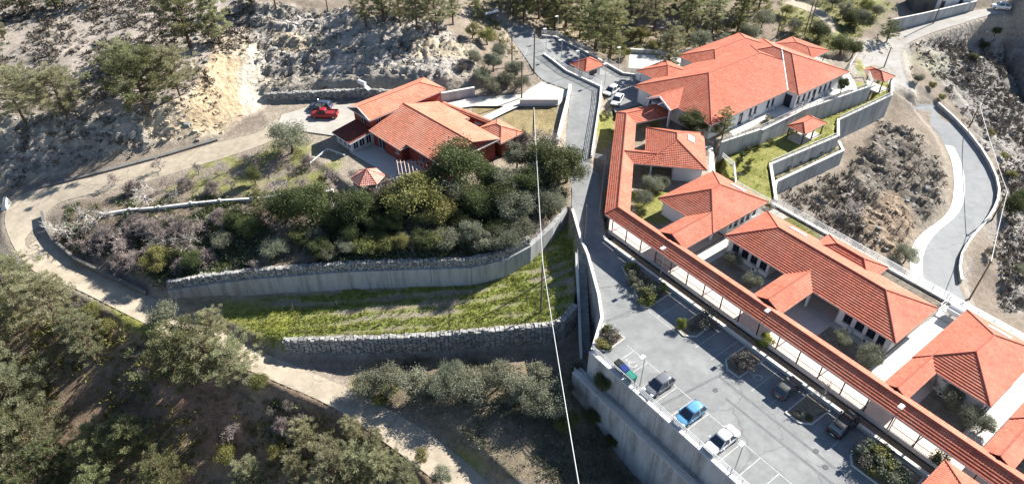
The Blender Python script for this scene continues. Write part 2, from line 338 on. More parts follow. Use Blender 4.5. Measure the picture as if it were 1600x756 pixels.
YARD = W([(842,62,5.0),(868,60,4.4),(920,85,3.2),(973,116,2.2),(1026,122,2.05),(1012,160,2.05),(962,176,2.05),(946,150,2.05),(936,138,2.4),(884,112,3.4),(862,90,4.2)])
MAINP = [ST(-88,91,2), ST(-88,139,2), ST(-72,143,2), P(1350,100,2), P(1361,134,2), P(1253,172,2), P(1192,202,2), P(1187,202,2), P(1127,222,2), ST(-66,93.5,2), ST(-74,88,2)]
BLOCKP = [ST(12,62.1,1), ST(-57.6,62.1,1), P(957,180,1), P(1000,160,1.2), ST(-74,88.2,1.5), ST(-65.5,94,1), P(1118,240,1), P(1116,290,1), P(1150,292,1), P(1212,326,1), ST(-46,88,1), ST(12,88,1)]
LAWN = W([(1126,245,-1.4),(1195,222,-1.4),(1262,195,-1.4),(1362,156,-1.4),(1375,118,-1.4),(1392,128,-1.4),(1392,149,-1.4),(1309,188,-1.4),(1309,213,-1.4),(1204,257,-1.4),(1212,314,-1.4),(1206,322,-1.4),(1140,285,-1.4)])
LEDGE = W([(1204,274,-4.3),(1309,227,-4.3),(1318,234,-4.3),(1213,283,-4.3)])
PATH = [ST(-42,42.7,-4), ST(14,42.7,-4), ST(14,43.6,-4), ST(-42,43.6,-4)]
for L_, R_, w in ((DRIVE_L, DRIVE_R, 2.0), (LOW_L, LOW_R, 2.0), (SRD_L, SRD_R, 2.5), (GRAVEL_L, GRAVEL_R, 2.5), (BACK_L, BACK_R, 2.0), (FARL, FARR, 2.0)): platform(ribbon(L_, R_), w, .06)
def inset(pts, idx, d):
    '''pull the listed corners back from a wall face so that the soil stays behind it'''
    out = [Vector(p) for p in pts]; n = len(pts); area = sum(pts[i][0]*pts[(i+1) % n][1]-pts[(i+1) % n][0]*pts[i][1] for i in range(n)); sg = 1 if area > 0 else -1
    for i in idx:
        a, b, c = Vector((*pts[i-1][:2], 0)), Vector((*pts[i][:2], 0)), Vector((*pts[(i+1) % n][:2], 0))
        nn = ((b-a).normalized()+(c-b).normalized()).cross(UP)*-sg; nn.normalize(); out[i] = out[i]+nn*d
    return out
VINE_T = inset(inset(VINE, range(0, 9), -.75), range(11, 18), .4)
platform(LOT, 1.5); platform(ribbon(MAIN_L, MAIN_R), 1.2); platform(VINE_T, 0.0, 0.0, mark=False)
VINE_M = inside(VINE, XX, YY)
platform(YARD, 1.0); platform(BLOCKP, 0.0); platform(inset(MAINP, range(4, 9), .5), 0.0); platform(inset(LAWN, range(5, 10), .5), 0.0, 0.0); platform(inset(LEDGE, (2, 3), .4), 0.0, 0.0); platform(inset(PARK, (0, 1, 5, 6, 7), .5), 0.0); platform(PATH, 0.0)

# relief: rough rock on the steep faces, small hummocks elsewhere
gy, gx = np.gradient(Z, ys, xs); slope = np.hypot(gx, gy); slope_s = blur(np.clip(slope, 0, 2), 6)
UU, VV = project(XX, YY, Z)
calm = np.clip((ROAD_D-0.4)/2.5, 0, 1)*np.where(VINE_M, 0.15, 1)
def zone(pl, soft=14.0):
    m = inside(pl, UU, VV); d = dist_poly(pl, UU, VV)
    wob = (fbm(XX, YY, 6, 3, 5)-.5)*26
    return np.clip(np.where(m, d, -d)+wob+soft/2, 0, soft)/soft
Z_CLIFF = zone([(378,10),(560,20),(690,40),(748,70),(742,150),(412,150),(400,80)], 10)
Z_BLUFF = zone([(345,60),(400,75),(415,160),(345,208),(255,232),(215,190),(300,150)], 12)
Z_LROCK = zone([(-100,175),(120,185),(260,175),(330,130),(345,208),(240,232),(20,292),(-100,310)], 12)
Z_SLIDE = zone([(1375,185),(1425,205),(1475,270),(1480,320),(1420,400),(1345,395),(1300,330),(1330,270)], 14)
Z_RSLOPE = zone([(1420,60),(1700,40),(1700,500),(1560,480),(1560,260),(1480,150)], 12)
rockw = np.clip(np.maximum.reduce([Z_CLIFF, Z_BLUFF*.75, Z_LROCK*.8, Z_SLIDE*.8, Z_RSLOPE*.7, np.clip((slope_s-.55)/.5, 0, 1)]), 0, 1)
relief = (fbm(XX, YY, 7, 3, 1)-.5)*.9+rockw*((fbm(XX, YY, 4.5, 4, 2, True)-.5)*np.where(Z_CLIFF > .3, .3+.9*np.clip(slope_s-.3, 0, 1), np.where(Z_SLIDE > .3, 1.7, 1.9))+(fbm(XX, YY, 1.5, 2, 3, True)-.5)*1.1)
# rills down the faces
ril = (fbm(XX*1.0+YY*.2, YY*.18, 1.7, 3, 8, True)-.5)
relief = relief+(Z_BLUFF+Z_LROCK+.5*Z_CLIFF)*ril*1.5+Z_SLIDE*(fbm((XX*.55+YY*.83), (XX*.83-YY*.55)*.2, 2.2, 3, 9, True)-.5)*1.5
relief = relief*(1-.6*Z_BLUFF)
inview = (XX > GX0) & (XX < GX1) & (YY > GY0) & (YY < GY1)
Z = Z+np.where(inview, relief*calm, (fbm(XX, YY, 160, 3, 4)-.5)*25)
# bedding: the cut faces break into ledges
for zw, qh, amt in ((Z_CLIFF, 1.5, .8), (Z_SLIDE, 1.7, .2), (Z_RSLOPE, 1.8, .45), (Z_LROCK, 1.6, .4)):
    f_ = Z/qh+(fbm(XX, YY, 11, 3, 90)-.5)*1.6; fl_ = np.floor(f_); fr_ = f_-fl_; Z = Z+zw*calm*amt*qh*((np.clip((fr_-.32)/.36, 0, 1))-fr_)
def gz(x, y):
    i = int(np.clip(np.searchsorted(xs, x)-1, 0, NX-2)); j = int(np.clip(np.searchsorted(ys, y)-1, 0, NY-2))
    a = (x-xs[i])/(xs[i+1]-xs[i]); b = (y-ys[j])/(ys[j+1]-ys[j])
    return float((Z[j, i]*(1-a)+Z[j, i+1]*a)*(1-b)+(Z[j+1, i]*(1-a)+Z[j+1, i+1]*a)*b)
def G(u, v):
    """the spot of ground seen at a photo pixel"""
    a = (u-800)/CAM_F; b = (v-378)/CAM_F
    d = Vector((a, math.cos(CAM_D)-b*math.sin(CAM_D), -(math.sin(CAM_D)+b*math.cos(CAM_D))))
    t = 50.0
    while t < 420:
        p = Vector((0, 0, CAM_H))+d*t
        if p.z < gz(p.x, p.y): break
        t += 0.4
    return Vector((p.x, p.y, gz(p.x, p.y)))

# ground colours: what the ground is made of at each place
UU, VV = project(XX, YY, Z)
def C(*c): return np.array(c)[None, None, :]
n1 = fbm(XX, YY, 9, 4, 21)[..., None]; n2 = fbm(XX, YY, 2.2, 4, 31)[..., None]; n3 = fbm(XX, YY, 0.9, 2, 41)[..., None]
col = C(.27, .225, .18)*(.75+.5*n1)
def lay(w, c, k=1.0):
    global col
    w = np.clip(w, 0, 1)[..., None]*k; col = col*(1-w)+c*w
lay(np.clip((slope_s-.45)/.4, 0, 1), C(.33, .30, .27)*(.6+.8*n2))
hill = zone([(-200,-60),(390,-60),(390,60),(300,150),(0,175),(-200,200)], 20); lay(hill, C(.40, .35, .30)*(.75+.5*n2))
lay(Z_LROCK, C(.36, .33, .285)*(.55+.9*n2)); lay(Z_CLIFF, C(.385, .355, .315)*(.6+.8*n2))
lay(zone([(430,50),(560,70),(600,75),(590,92),(430,80)], 8), C(.46, .38, .26)*(.6+.8*n2), .6); lay(zone([(640,60),(740,62),(740,95),(640,92)], 8), C(.47, .40, .28)*(.6+.8*n2), .7)
lay(Z_BLUFF, C(.50, .42, .31)*(.6+.8*n2)); lay(zone([(330,85),(385,100),(395,170),(340,200),(290,200),(300,160)], 14), C(.50, .385, .25)*(.7+.6*n2), .85)
lay(zone([(395,75),(412,90),(414,165),(385,180),(375,110)], 8), C(.58, .53, .45)*(.7+.6*n2), .8)
lay(zone([(400,108),(745,108),(745,150),(412,150)], 6), C(.30, .27, .22)*(.6+.8*n3), .6)
lay(zone([(740,-20),(1160,-20),(1160,75),(960,100),(820,30)], 16), C(.30, .25, .19)*(.7+.6*n2), .8)
lay(zone([(1000,30),(1160,40),(1160,85),(1000,78)], 10), C(.36, .28, .24)*(.7+.6*n2), .6)
lay(Z_SLIDE, C(.205, .18, .15)*(.5+1.0*n2)); lay(zone([(1340,330),(1400,300),(1440,360),(1410,400),(1340,400)], 14), C(.33, .25, .18)*(.75+.5*n2), .8)
lay(zone([(1215,300),(1330,260),(1350,330),(1345,420),(1240,340)], 12), C(.24, .215, .185)*(.6+.8*n2), .8)
lay(Z_RSLOPE, C(.30, .28, .255)*(.45+1.1*n2)); lay(zone([(1480,60),(1700,60),(1700,270),(1600,240),(1560,150)], 14), C(.20, .185, .165)*(.5+n2), .6)
# strips along the roads and paths: dry grit
lay(np.clip(1-(ROAD_D-.2)/2.2, 0, 1)*(1-VINE_M), C(.40, .35, .28)*(.75+.5*n3), .55)
lay(zone([(1345,60),(1420,60),(1430,140),(1395,140),(1370,100),(1340,110)], 8), C(.40, .38, .34)*(.8+.4*n2), .8)
# bank soil, leaf litter under trees
lay(zone([(110,320),(520,300),(890,280),(880,340),(740,410),(240,450),(90,390)], 12), C(.21, .165, .12)*(.7+.6*n2), .8)
lay(zone([(130,470),(420,560),(600,680),(700,756),(700,900),(-200,900),(-200,470)], 20), C(.27, .195, .135)*(.6+.8*n2), .9)
lay(zone([(230,560),(330,580),(400,680),(340,720),(250,640)], 18), C(.36, .22, .15)*(.7+.6*n2), .8)
lay(zone([(-50,370),(60,415),(150,465),(120,500),(-50,470)], 16), C(.38, .34, .26)*(.8+.4*n2), .7)
lay(zone([(560,570),(900,560),(920,620),(1040,756),(780,756),(600,620)], 12), C(.22, .18, .12)*(.6+.8*n2), .8)
# grass
gr = C(.17, .215, .035)*(.55+.9*n2); grl = C(.25, .27, .06)*(.6+.8*n3)
gmask = np.clip((n1[..., 0]-.30)/.25, 0, 1)
rows_ = np.zeros(Z.shape)
lay(VINE_M*1.0, C(.30, .26, .19)*(.8+.4*n2)); ra_, rb_ = P(450, 486, -6), P(745, 466, -5.7); ph = (YY-ra_.y-(XX-ra_.x)*(rb_.y-ra_.y)/(rb_.x-ra_.x))/2.1+(fbm(XX, YY, 5, 2, 71)-.5)*.5
lay(VINE_M*np.clip(.78+.75*np.cos(ph*2*math.pi)+(fbm(XX*.5, YY, 2.4, 3, 51)-.5)*4.0, 0, 1)*np.clip((UU-330)/120, .15, 1), C(.245, .29, .065)*(.65+.7*n3), .9)
lay(zone([(345,475),(460,485),(450,520),(400,515),(350,495)], 8), C(.27, .29, .06)*(.7+.6*n3), .8)
lay(zone([(160,470),(250,500),(250,530),(190,510)], 10), C(.24, .26, .05)*(.7+.6*n3), .8)
lay(inside(LAWN, XX, YY)*1.0, C(.235, .24, .07)*(.6+.8*n2)); lay(inside(LAWN, XX, YY)*np.clip((n3[..., 0]-.5)/.12, 0, 1), C(.32, .30, .12), .6)
lay(inside(LEDGE, XX, YY)*1.0, C(.27, .25, .16)*(.6+.8*n3))
for g in ([(330,232),(470,215),(520,245),(540,262),(480,300),(380,306),(260,300),(300,262)], [(640,690),(700,690),(790,735),(800,756),(740,756)], [(555,595),(640,600),(600,625),(560,612)]):
    lay(zone(g, 16)*np.clip((n2[..., 0]-.38)/.2, 0, 1), C(.24, .25, .075)*(.6+.8*n3), .8)
for g in ([(938,178),(958,182),(955,236),(934,238)], [(1112,255),(1142,268),(1142,290),(1112,284)], [(1228,345),(1240,338),(1288,368),(1276,378)], [(985,300),(1040,300),(1040,345),(1000,350)], [(1005,272),(1040,285),(1050,310),(1005,318)], [(1184,182),(1215,166),(1230,172),(1190,192)], [(1338,94),(1362,94),(1364,114),(1338,118)], [(1336,132),(1352,128),(1356,136),(1338,142)], ):
    lay(zone(g, 4), C(.26, .26, .075)*(.6+.8*n2), .9)
for g in ([(770,172),(868,168),(862,212),(800,224)], [(738,168),(786,162),(790,178),(738,182)]): lay(zone(g, 4), C(.31, .25, .13)*(.7+.6*n2), .95)
lay(zone([(1200,20),(1330,-10),(1400,10),(1340,60),(1290,80)], 16), C(.26, .27, .10)*(.6+.8*n2), .7)
lay(zone([(1435,70),(1500,90),(1470,130),(1420,100)], 12), C(.34, .33, .22)*(.7+.6*n2), .5)
col = np.clip(col, .01, .7)

V = np.stack([XX.ravel(), YY.ravel(), Z.ravel()], 1)
jj, ii = np.meshgrid(np.arange(NY-1), np.arange(NX-1), indexing='ij'); q = (jj*NX+ii).ravel()
Fq = np.stack([q, q+1, q+1+NX, q+NX], 1)
me = bpy.data.meshes.new('terrain'); me.vertices.add(len(V)); me.vertices.foreach_set('co', V.ravel())
me.loops.add(Fq.size); me.loops.foreach_set('vertex_index', Fq.ravel()); me.polygons.add(len(Fq))
me.polygons.foreach_set('loop_start', np.arange(0, Fq.size, 4)); me.polygons.foreach_set('loop_total', np.full(len(Fq), 4))
me.update(calc_edges=True)
ca = me.color_attributes.new('ground', 'FLOAT_COLOR', 'POINT'); cc = np.ones((len(V), 4), np.float32); cc[:, :3] = col.reshape(-1, 3); ca.data.foreach_set('color', cc.ravel())
rk = me.attributes.new('rock', 'FLOAT', 'POINT'); rk.data.foreach_set('value', rockw.ravel().astype(np.float32))
m, n, l, b = new_mat('ground')
at = n.new('ShaderNodeAttribute'); at.attribute_name = 'ground'; geo = n.new('ShaderNodeNewGeometry')
def nz(sc, det, r=.65, kind='ShaderNodeTexNoise'):
    t = n.new(kind); t.inputs['Scale'].default_value = sc
    if kind == 'ShaderNodeTexNoise': t.inputs['Detail'].default_value = det; t.inputs['Roughness'].default_value = r
    l.new(geo.outputs['Position'], t.inputs['Vector']); return t
f1 = nz(1.3, 10, .82); mr = n.new('ShaderNodeMapRange'); mr.inputs['From Min'].default_value = .3; mr.inputs['From Max'].default_value = .7; mr.inputs['To Min'].default_value = .55; mr.inputs['To Max'].default_value = 1.45; l.new(f1.outputs['Fac'], mr.inputs['Value'])
mx = n.new('ShaderNodeMix'); mx.data_type = 'RGBA'; mx.blend_type = 'MULTIPLY'; mx.inputs['Factor'].default_value = 1
cb = n.new('ShaderNodeCombineColor'); [l.new(mr.outputs[0], cb.inputs[i]) for i in range(3)]
l.new(at.outputs['Color'], mx.inputs['A']); l.new(cb.outputs[0], mx.inputs['B']); l.new(mx.outputs['Result'], b.inputs['Base Color'])
b.inputs['Roughness'].default_value = .95; b.inputs['Specular IOR Level'].default_value = .1
vo = nz(1.1, 0, 0, 'ShaderNodeTexVoronoi'); ra = n.new('ShaderNodeAttribute'); ra.attribute_name = 'rock'
f2 = nz(4, 8, .7); ad = n.new('ShaderNodeMath'); ad.operation = 'MULTIPLY_ADD'; l.new(vo.outputs['Distance'], ad.inputs[0]); l.new(ra.outputs['Fac'], ad.inputs[1]); l.new(f2.outputs['Fac'], ad.inputs[2])
bp = n.new('ShaderNodeBump'); bp.inputs['Strength'].default_value = .9; bp.inputs['Distance'].default_value = .35; l.new(ad.outputs[0], bp.inputs['Height']); l.new(bp.outputs[0], b.inputs['Normal'])
me.materials.append(m)
terrain = structure(link('terrain', me))

# ------------------------------------------------------------------ roads, paving and other sheets
M_ASPH = mat('asphalt', (.225, .232, .232), .9, .14, .7, .25, 40, crack=.35, stain=.4, dirt=(.33, .335, .33), dirt_amt=.55, dirt_scale=.22)
M_ASPH2 = mat('asphalt_worn', (.285, .295, .30), .9, .08, .5, .2, 40, crack=.25, stain=.25, dirt=(.20, .21, .215), dirt_amt=.5, dirt_scale=.35)
M_CONCR = mat('concrete_road', (.41, .355, .275), .92, .14, .9, .3, 18, dirt=(.27, .225, .165), dirt_amt=.6, dirt_scale=.35, crack=.5, stain=.4)
M_PAVE = mat('pale_paving', (.54, .52, .47), .85, .07, 1.0, .1, 30, dirt=(.45, .43, .38), dirt_amt=.35, dirt_scale=.5)
M_GRAV = mat('gravel', (.37, .355, .33), .95, .18, .8, .5, 14, dirt=(.28, .26, .22), dirt_amt=.6, dirt_scale=.2)
M_LIT = mat('white_concrete', (.70, .685, .64), .85, .07, 1.2, .1, 25, dirt=(.5, .47, .42), dirt_amt=.3, dirt_scale=.6)
M_PAINT = mat('white_marking', (.50, .50, .48), .8, .35, 3.0, 0)
def sheet_ribbon(name, L, Rr, m, lift=0.0, nx=6, sub=3):
    mb = MB()
    def at_(pl, k): i = min(int(k), len(pl)-2); return pl[i].lerp(pl[i+1], k-i)
    ks = np.linspace(0, len(L)-1, (len(L)-1)*sub+1); row = []
    for k in ks:
        a, c = at_(L, k), at_(Rr, k); row.append([a.lerp(c, j/nx)+UP*lift for j in range(nx+1)])
    for i in range(len(row)-1):
        for j in range(nx): mb.poly([row[i][j], row[i][j+1], row[i+1][j+1], row[i+1][j]])
    return structure(mb.build(name, m))
def smooth_line(pl, n=4):
    out = []
    for i in range(len(pl)-1):
        p0 = pl[max(i-1, 0)]; p1 = pl[i]; p2 = pl[i+1]; p3 = pl[min(i+2, len(pl)-1)]
        for k in range(n):
            t = k/n; out.append(.5*((2*p1)+(-p0+p2)*t+(2*p0-5*p1+4*p2-p3)*t*t+(-p0+3*p1-3*p2+p3)*t**3))
    return out+[pl[-1]]
def sheet(name, pts, m, lift=0.0, group=None):
    ov, oe, of, *_ = delaunay_2d_cdt([Vector((p[0], p[1])) for p in pts], [(i, (i+1) % len(pts)) for i in range(len(pts))], [], 1, 1e-4)
    zz = [min(pts, key=lambda p: (p[0]-q[0])**2+(p[1]-q[1])**2)[2]+lift for q in ov]
    mb = MB(); mb.mesh([(q[0], q[1], z) for q, z in zip(ov, zz)], [tuple(f) for f in of]); return structure(mb.build(name, m))
sheet_ribbon('concrete_track', smooth_line(DRIVE_L), smooth_line(DRIVE_R), M_CONCR, .03, 4, 1)
sheet_ribbon('concrete_track', smooth_line(LOW_L), smooth_line(LOW_R), M_CONCR, .034, 4, 1)
sheet_ribbon('road', smooth_line(MAIN_L), smooth_line(MAIN_R), M_ASPH, .02, 4, 1)
SL, SR = smooth_line(SRD_L), smooth_line(SRD_R)
sheet_ribbon('road', SL, SR, M_ASPH2, .02, 4, 1)
sheet_ribbon('road_shoulder', SL[10:], [a.lerp(c, .27) for a, c in zip(SL, SR)][10:], M_LIT, .03, 2, 1)
sheet_ribbon('gravel_road', smooth_line(GRAVEL_L), smooth_line(GRAVEL_R), M_GRAV, .02, 4, 1)
sheet_ribbon('concrete_lane', smooth_line(BACK_L), smooth_line(BACK_R), M_LIT, .02, 2, 1)
sheet_ribbon('dirt_path', smooth_line(FARL), smooth_line(FARR), M_CONCR, .02, 2, 1)
sheet('car_park', PARK, M_ASPH, .004); sheet('yard', YARD, M_ASPH, .012)
# ------------------------------------------------------------------ roofs of clay tiles
M_TILE = mat('clay_tile', (.52, .155, .092), .75, .10, .8, 0, attr='tint', attr_amt=1.0, dirt=(.54, .235, .155), dirt_amt=.65, dirt_scale=.28, stain=.4)
M_TILE2 = mat('clay_tile_pale', (.60, .23, .145), .75, .10, .8, 0, attr='tint', attr_amt=1.0, dirt=(.62, .33, .24), dirt_amt=.7, dirt_scale=.28, stain=.2)
M_RIDGE = mat('ridge_tile', (.40, .115, .075), .75, .15, 2.5)
M_FASCIA = mat('fascia', (.66, .58, .53), .7, .06, 2)
M_WALLW = mat('white_render', (.68, .68, .68), .85, .05, .8, .08, 30, dirt=(.52, .51, .49), dirt_amt=.3, dirt_scale=.4)
M_WALLR = mat('red_render', (.23, .05, .036), .85, .10, 1.0, .1, 30, dirt=(.18, .055, .042), dirt_amt=.4, dirt_scale=.4)
M_GLASS = mat('window_glass', (.018, .022, .035), .12, .05, 1, spec=.6)
M_FRAMED = mat('dark_frame', (.05, .05, .07), .5, .05, 2)
M_FRAMEW = mat('white_frame', (.72, .72, .72), .5, .03, 2)
M_DARK = mat('dark_steel', (.06, .055, .055), .55, .1, 3, metal=.2)
M_STEEL = mat('galvanised_steel', (.50, .51, .52), .45, .08, 3, metal=.35)
M_WSTEEL = mat('pale_painted_steel', (.66, .66, .65), .5, .06, 3)
M_FLOOR = mat('pink_paving', (.64, .55, .50), .85, .06, 1.2, 0, dirt=(.52, .44, .39), dirt_amt=.4, dirt_scale=.5)
M_AC = mat('aircon_white', (.68, .68, .66), .6, .05, 3)
def clip(poly, k, val, keep_less):
    out = []
    for i in range(len(poly)):
        a, b = poly[i], poly[(i+1) % len(poly)]
        da = (val-a[k]) if keep_less else (a[k]-val); db = (val-b[k]) if keep_less else (b[k]-val)
        if da >= 0: out.append(a)
        if (da >= 0) != (db >= 0):
            t = da/(da-db); out.append((a[0]+(b[0]-a[0])*t, a[1]+(b[1]-a[1])*t))
    return out
def tile_face(mb, pts, ea, eb, course=.36, w=.30, lip=.07, crown=.03, lift=.02):
    """cover one sloping roof face (convex) with courses of tiles parallel to the eave ea-eb"""
    pts = [Vector(p) for p in pts]; ea = Vector(ea); eb = Vector(eb)
    nrm = Vector((0, 0, 0))
    for i in range(len(pts)): nrm += pts[i].cross(pts[(i+1) % len(pts)])
    nrm.normalize()
    if nrm.z < 0: nrm = -nrm
    u = (eb-ea).normalized(); v = nrm.cross(u)
    if v.z < 0: v = -v
    P2 = [((p-ea).dot(u), (p-ea).dot(v)) for p in pts]
    v0 = min(p[1] for p in P2); v1 = max(p[1] for p in P2)
    def out(pl, k, i, tint):
        V = []
        for (a, c) in pl:
            fv = (c-v0)/course-k; fu = abs(((a/w)-i)*2-1) if True else 0
            V.append(ea+u*a+v*c+nrm*(lift+lip*(1-fv)+crown*(1-fu)))
        mb.poly(V, tint)
        lo = [j for j, q in enumerate(pl) if abs(q[1]-(v0+k*course)) < 1e-6]
        if len(lo) == 2:
            A, B = V[lo[0]], V[lo[1]]; mb.poly([A, B, B-nrm*(lip+crown+.03), A-nrm*(lip+crown+.03)], tint*.9)
    k = 0
    while v0+k*course < v1-1e-4:
        b = clip(clip(P2, 1, v0+k*course, False), 1, v0+(k+1)*course, True)
        if len(b) >= 3:
            u0 = min(p[0] for p in b); u1 = max(p[0] for p in b)
            for i in range(int(math.floor(u0/w)), int(math.ceil(u1/w))):
                tint = random.choice((.82, .89, .95, .98, 1, 1.04, 1.1, 1.15)) if random.random() < .97 else 1.32
                for h in (0, 1):
                    c = clip(clip(b, 0, (i+h*.5)*w, False), 0, (i+h*.5+.5)*w, True)
                    if len(c) >= 3: out(c, k, i, tint)
        k += 1
def hip(fr, a0, a1, b0, b1, ze, pitch, gable=(), axis=None):
    """faces of a hip roof over a rectangle in frame fr: (polygon, eave start, eave end); gable names ends left open"""
    da, db = a1-a0, b1-b0; axis = axis or ('a' if da >= db else 'b'); h = (db if axis == 'a' else da)/2; zr = ze+h*pitch
    c00, c10, c11, c01 = fr(a0, b0, ze), fr(a1, b0, ze), fr(a1, b1, ze), fr(a0, b1, ze)
    if axis == 'a':
        r0 = fr(a0+(0 if 'a0' in gable else h), b0+h, zr); r1 = fr(a1-(0 if 'a1' in gable else h), b0+h, zr)
        F = [([c00, c10, r1, r0], c00, c10), ([c11, c01, r0, r1], c11, c01)]
        if 'a0' not in gable: F.append(([c01, c00, r0], c01, c00))
        if 'a1' not in gable: F.append(([c10, c11, r1], c10, c11))
        lines = [(r0, r1)]+([(c00, r0), (c01, r0)] if 'a0' not in gable else [])+([(c10, r1), (c11, r1)] if 'a1' not in gable else [])
    else:
        r0 = fr(a0+h, b0+(0 if 'b0' in gable else h), zr); r1 = fr(a0+h, b1-(0 if 'b1' in gable else h), zr)
        F = [([c10, c11, r1, r0], c10, c11), ([c01, c00, r0, r1], c01, c00)]
        if 'b0' not in gable: F.append(([c00, c10, r0], c00, c10))
        if 'b1' not in gable: F.append(([c11, c01, r1], c11, c01))
        lines = [(r0, r1)]+([(c00, r0), (c10, r0)] if 'b0' not in gable else [])+([(c01, r1), (c11, r1)] if 'b1' not in gable else [])
    return F, lines
def roof(parent, fr, vols, m=None, fascia=True, name='roof'):
    """one roof part (the boarded deck) carrying its tiles, ridge caps and fascia as sub-parts; vols = hip volumes that run into each other"""
    deck = MB(); tiles = MB(); caps = MB(); fas = MB()
    for vol in vols:
        a0, a1, b0, b1, ze, pitch = vol[:6]; g = vol[6] if len(vol) > 6 else ()
        F, lines = hip(fr, a0, a1, b0, b1, ze, pitch, g, vol[7] if len(vol) > 7 else None)
        for poly, ea, eb in F:
            deck.poly([Vector(p)-UP*.03 for p in poly]); tile_face(tiles, poly, ea, eb)
        deck.poly([fr(a0+.04, b0+.04, ze-.12), fr(a0+.04, b1-.04, ze-.12), fr(a1-.04, b1-.04, ze-.12), fr(a1-.04, b0+.04, ze-.12)])
        for a, b in lines: caps.tube([a+UP*.07, b+UP*.07], .11, 6)
        ring = [fr(a0+.02, b0+.02, ze), fr(a1-.02, b0+.02, ze), fr(a1-.02, b1-.02, ze), fr(a0+.02, b1-.02, ze)]
        for i in range(4): fas.beam(ring[i]-UP*.08, ring[(i+1) % 4]-UP*.08, .05, .16)
    d = deck.build(name, M_FASCIA, parent)
    tiles.build('roof_tiles', m or M_TILE, d, kind='stuff', tint=True)
    caps.build('ridge_cap', M_RIDGE, d)
    if fascia: fas.build('fascia', M_FASCIA, d)
    return d
def facade(wall, parent, A, B, z0, z1, openings=(), frame=None, mname='window'):
    """wall face from A to B (outside on the right hand); openings = (centre along, width, sill z, head z, kind)"""
    A = Vector((A[0], A[1], 0)); B = Vector((B[0], B[1], 0)); d = B-A; L = d.length; d.normalize(); nr = d.cross(UP)
    xs_ = sorted({0, L, *[o[0]-o[1]/2 for o in openings], *[o[0]+o[1]/2 for o in openings]})
    for x0, x1 in zip(xs_, xs_[1:]):
        op = [o for o in openings if o[0]-o[1]/2 <= x0+1e-6 and o[0]+o[1]/2 >= x1-1e-6]
        segs = [(z0, z1)] if not op else [(z0, op[0][2]), (op[0][3], z1)]
        for a, b in segs:
            if b-a > 1e-3: wall.poly([A+d*x0+UP*a, A+d*x1+UP*a, A+d*x1+UP*b, A+d*x0+UP*b])
    for o in openings:
        x0, x1, a, b = o[0]-o[1]/2, o[0]+o[1]/2, o[2], o[3]; q = [A+d*x0+UP*a, A+d*x1+UP*a, A+d*x1+UP*b, A+d*x0+UP*b]
        back = [p-nr*.16 for p in q]
        for i in range(4): wall.poly([q[i], q[(i+1) % 4], back[(i+1) % 4], back[i]])
        kind = o[4] if len(o) > 4 else 'window'
        f = MB(); c = A+d*(x0+x1)/2-nr*.10
        fw = .07
        f.box(c+UP*(a+fw/2), x1-x0, .06, fw, d, nr); f.box(c+UP*(b-fw/2), x1-x0, .06, fw, d, nr)
        f.box(c-d*((x1-x0)/2-fw/2)+UP*((a+b)/2), fw, .06, b-a-2*fw, d, nr); f.box(c+d*((x1-x0)/2-fw/2)+UP*((a+b)/2), fw, .06, b-a-2*fw, d, nr)
        if kind == 'window' and x1-x0 > .8: f.box(c+UP*((a+b)/2), fw, .05, b-a-2*fw, d, nr)
        fo = f.build('door' if kind == 'door' else 'window', frame or M_FRAMED, parent)
        g = MB(); g.poly([p-nr*.12 for p in q]); g.build('panel' if kind == 'door' else 'pane', M_GLASS, fo)
        if kind == 'window':
            sl = MB(); sl.box(A+d*(x0+x1)/2+nr*.05+UP*(a-.05), x1-x0+.2, .2, .06, d, nr); sl.build('sill', M_FASCIA, fo)
def zz_(p, z): return Vector((p[0], p[1], z))
def wall_block(parent, fr, a0, a1, b0, b1, z0, z1, op={}, m=None, frame=None, wall=None):
    """four walls of a room; op keys: 'b0','a1','b1','a0' -> openings measured along that side"""
    w = wall or MB()
    c = [fr(a0, b0), fr(a1, b0), fr(a1, b1), fr(a0, b1)]
    # orientation: make sure the outside is on the right hand
    ccw = (c[1]-c[0]).cross(c[2]-c[1]).z > 0
    sides = [('b0', 0, 1), ('a1', 1, 2), ('b1', 2, 3), ('a0', 3, 0)]
    for k, i, j in sides:
        A, B = (c[i], c[j]) if ccw else (c[j], c[i])
        L = (B-A).length; ops = op.get(k, ())
        if not ccw: ops = [(L-o[0], *o[1:]) for o in ops]
        facade(w, parent, A, B, z0, z1, ops, frame)
    if z1-z0 < 4:
        for q, (sa, sb) in ((fr(a0, b0), (-1, -1)), (fr(a1, b0), (1, -1))):
            dp = MB(); q = q+(fr(a0+sa*.06, b0+sb*.06)-fr(a0, b0)); dp.tube([zz_(q, z0), zz_(q, z1-.1)], .05, 6); dp.build('downpipe', M_FASCIA, parent)
    if wall is None: w.build('wall', m or M_WALLW, parent)
    return w
def aircon(parent, p, d, nr):
    b = MB(); b.box(p+nr*.25+UP*.38, .85, .34, .6, d, nr); o = b.build('air_conditioner', M_AC, parent)
    g = MB(); g.tube([p+nr*.43+UP*.38-d*.12, p+nr*.45+UP*.38-d*.12], .22, 10); g.build('fan_grille', M_DARK, o)
def skylight(parent, c, d, v, L, w):
    n = d.cross(v).normalized(); n = n if n.z > 0 else -n
    b = MB(); b.box(c+n*.13, L, w, .12, d, v, n); o = b.build('skylight', M_WSTEEL, parent)
    g = MB(); g.box(c+n*.2, L-.16, w-.16, .03, d, v, n); g.build('pane', mat('skylight_glass', (.55, .56, .58), .35, .05, 2, spec=.5), o)
PITCH = .45
def st(a, b, z=0.0): return ST(a, b, z)
FLO = 1.0; EAV = 4.0
def W1(c, w=1.1, z0=1.85, z1=3.3, kind='window'): return (c, w, z0, z1, kind)

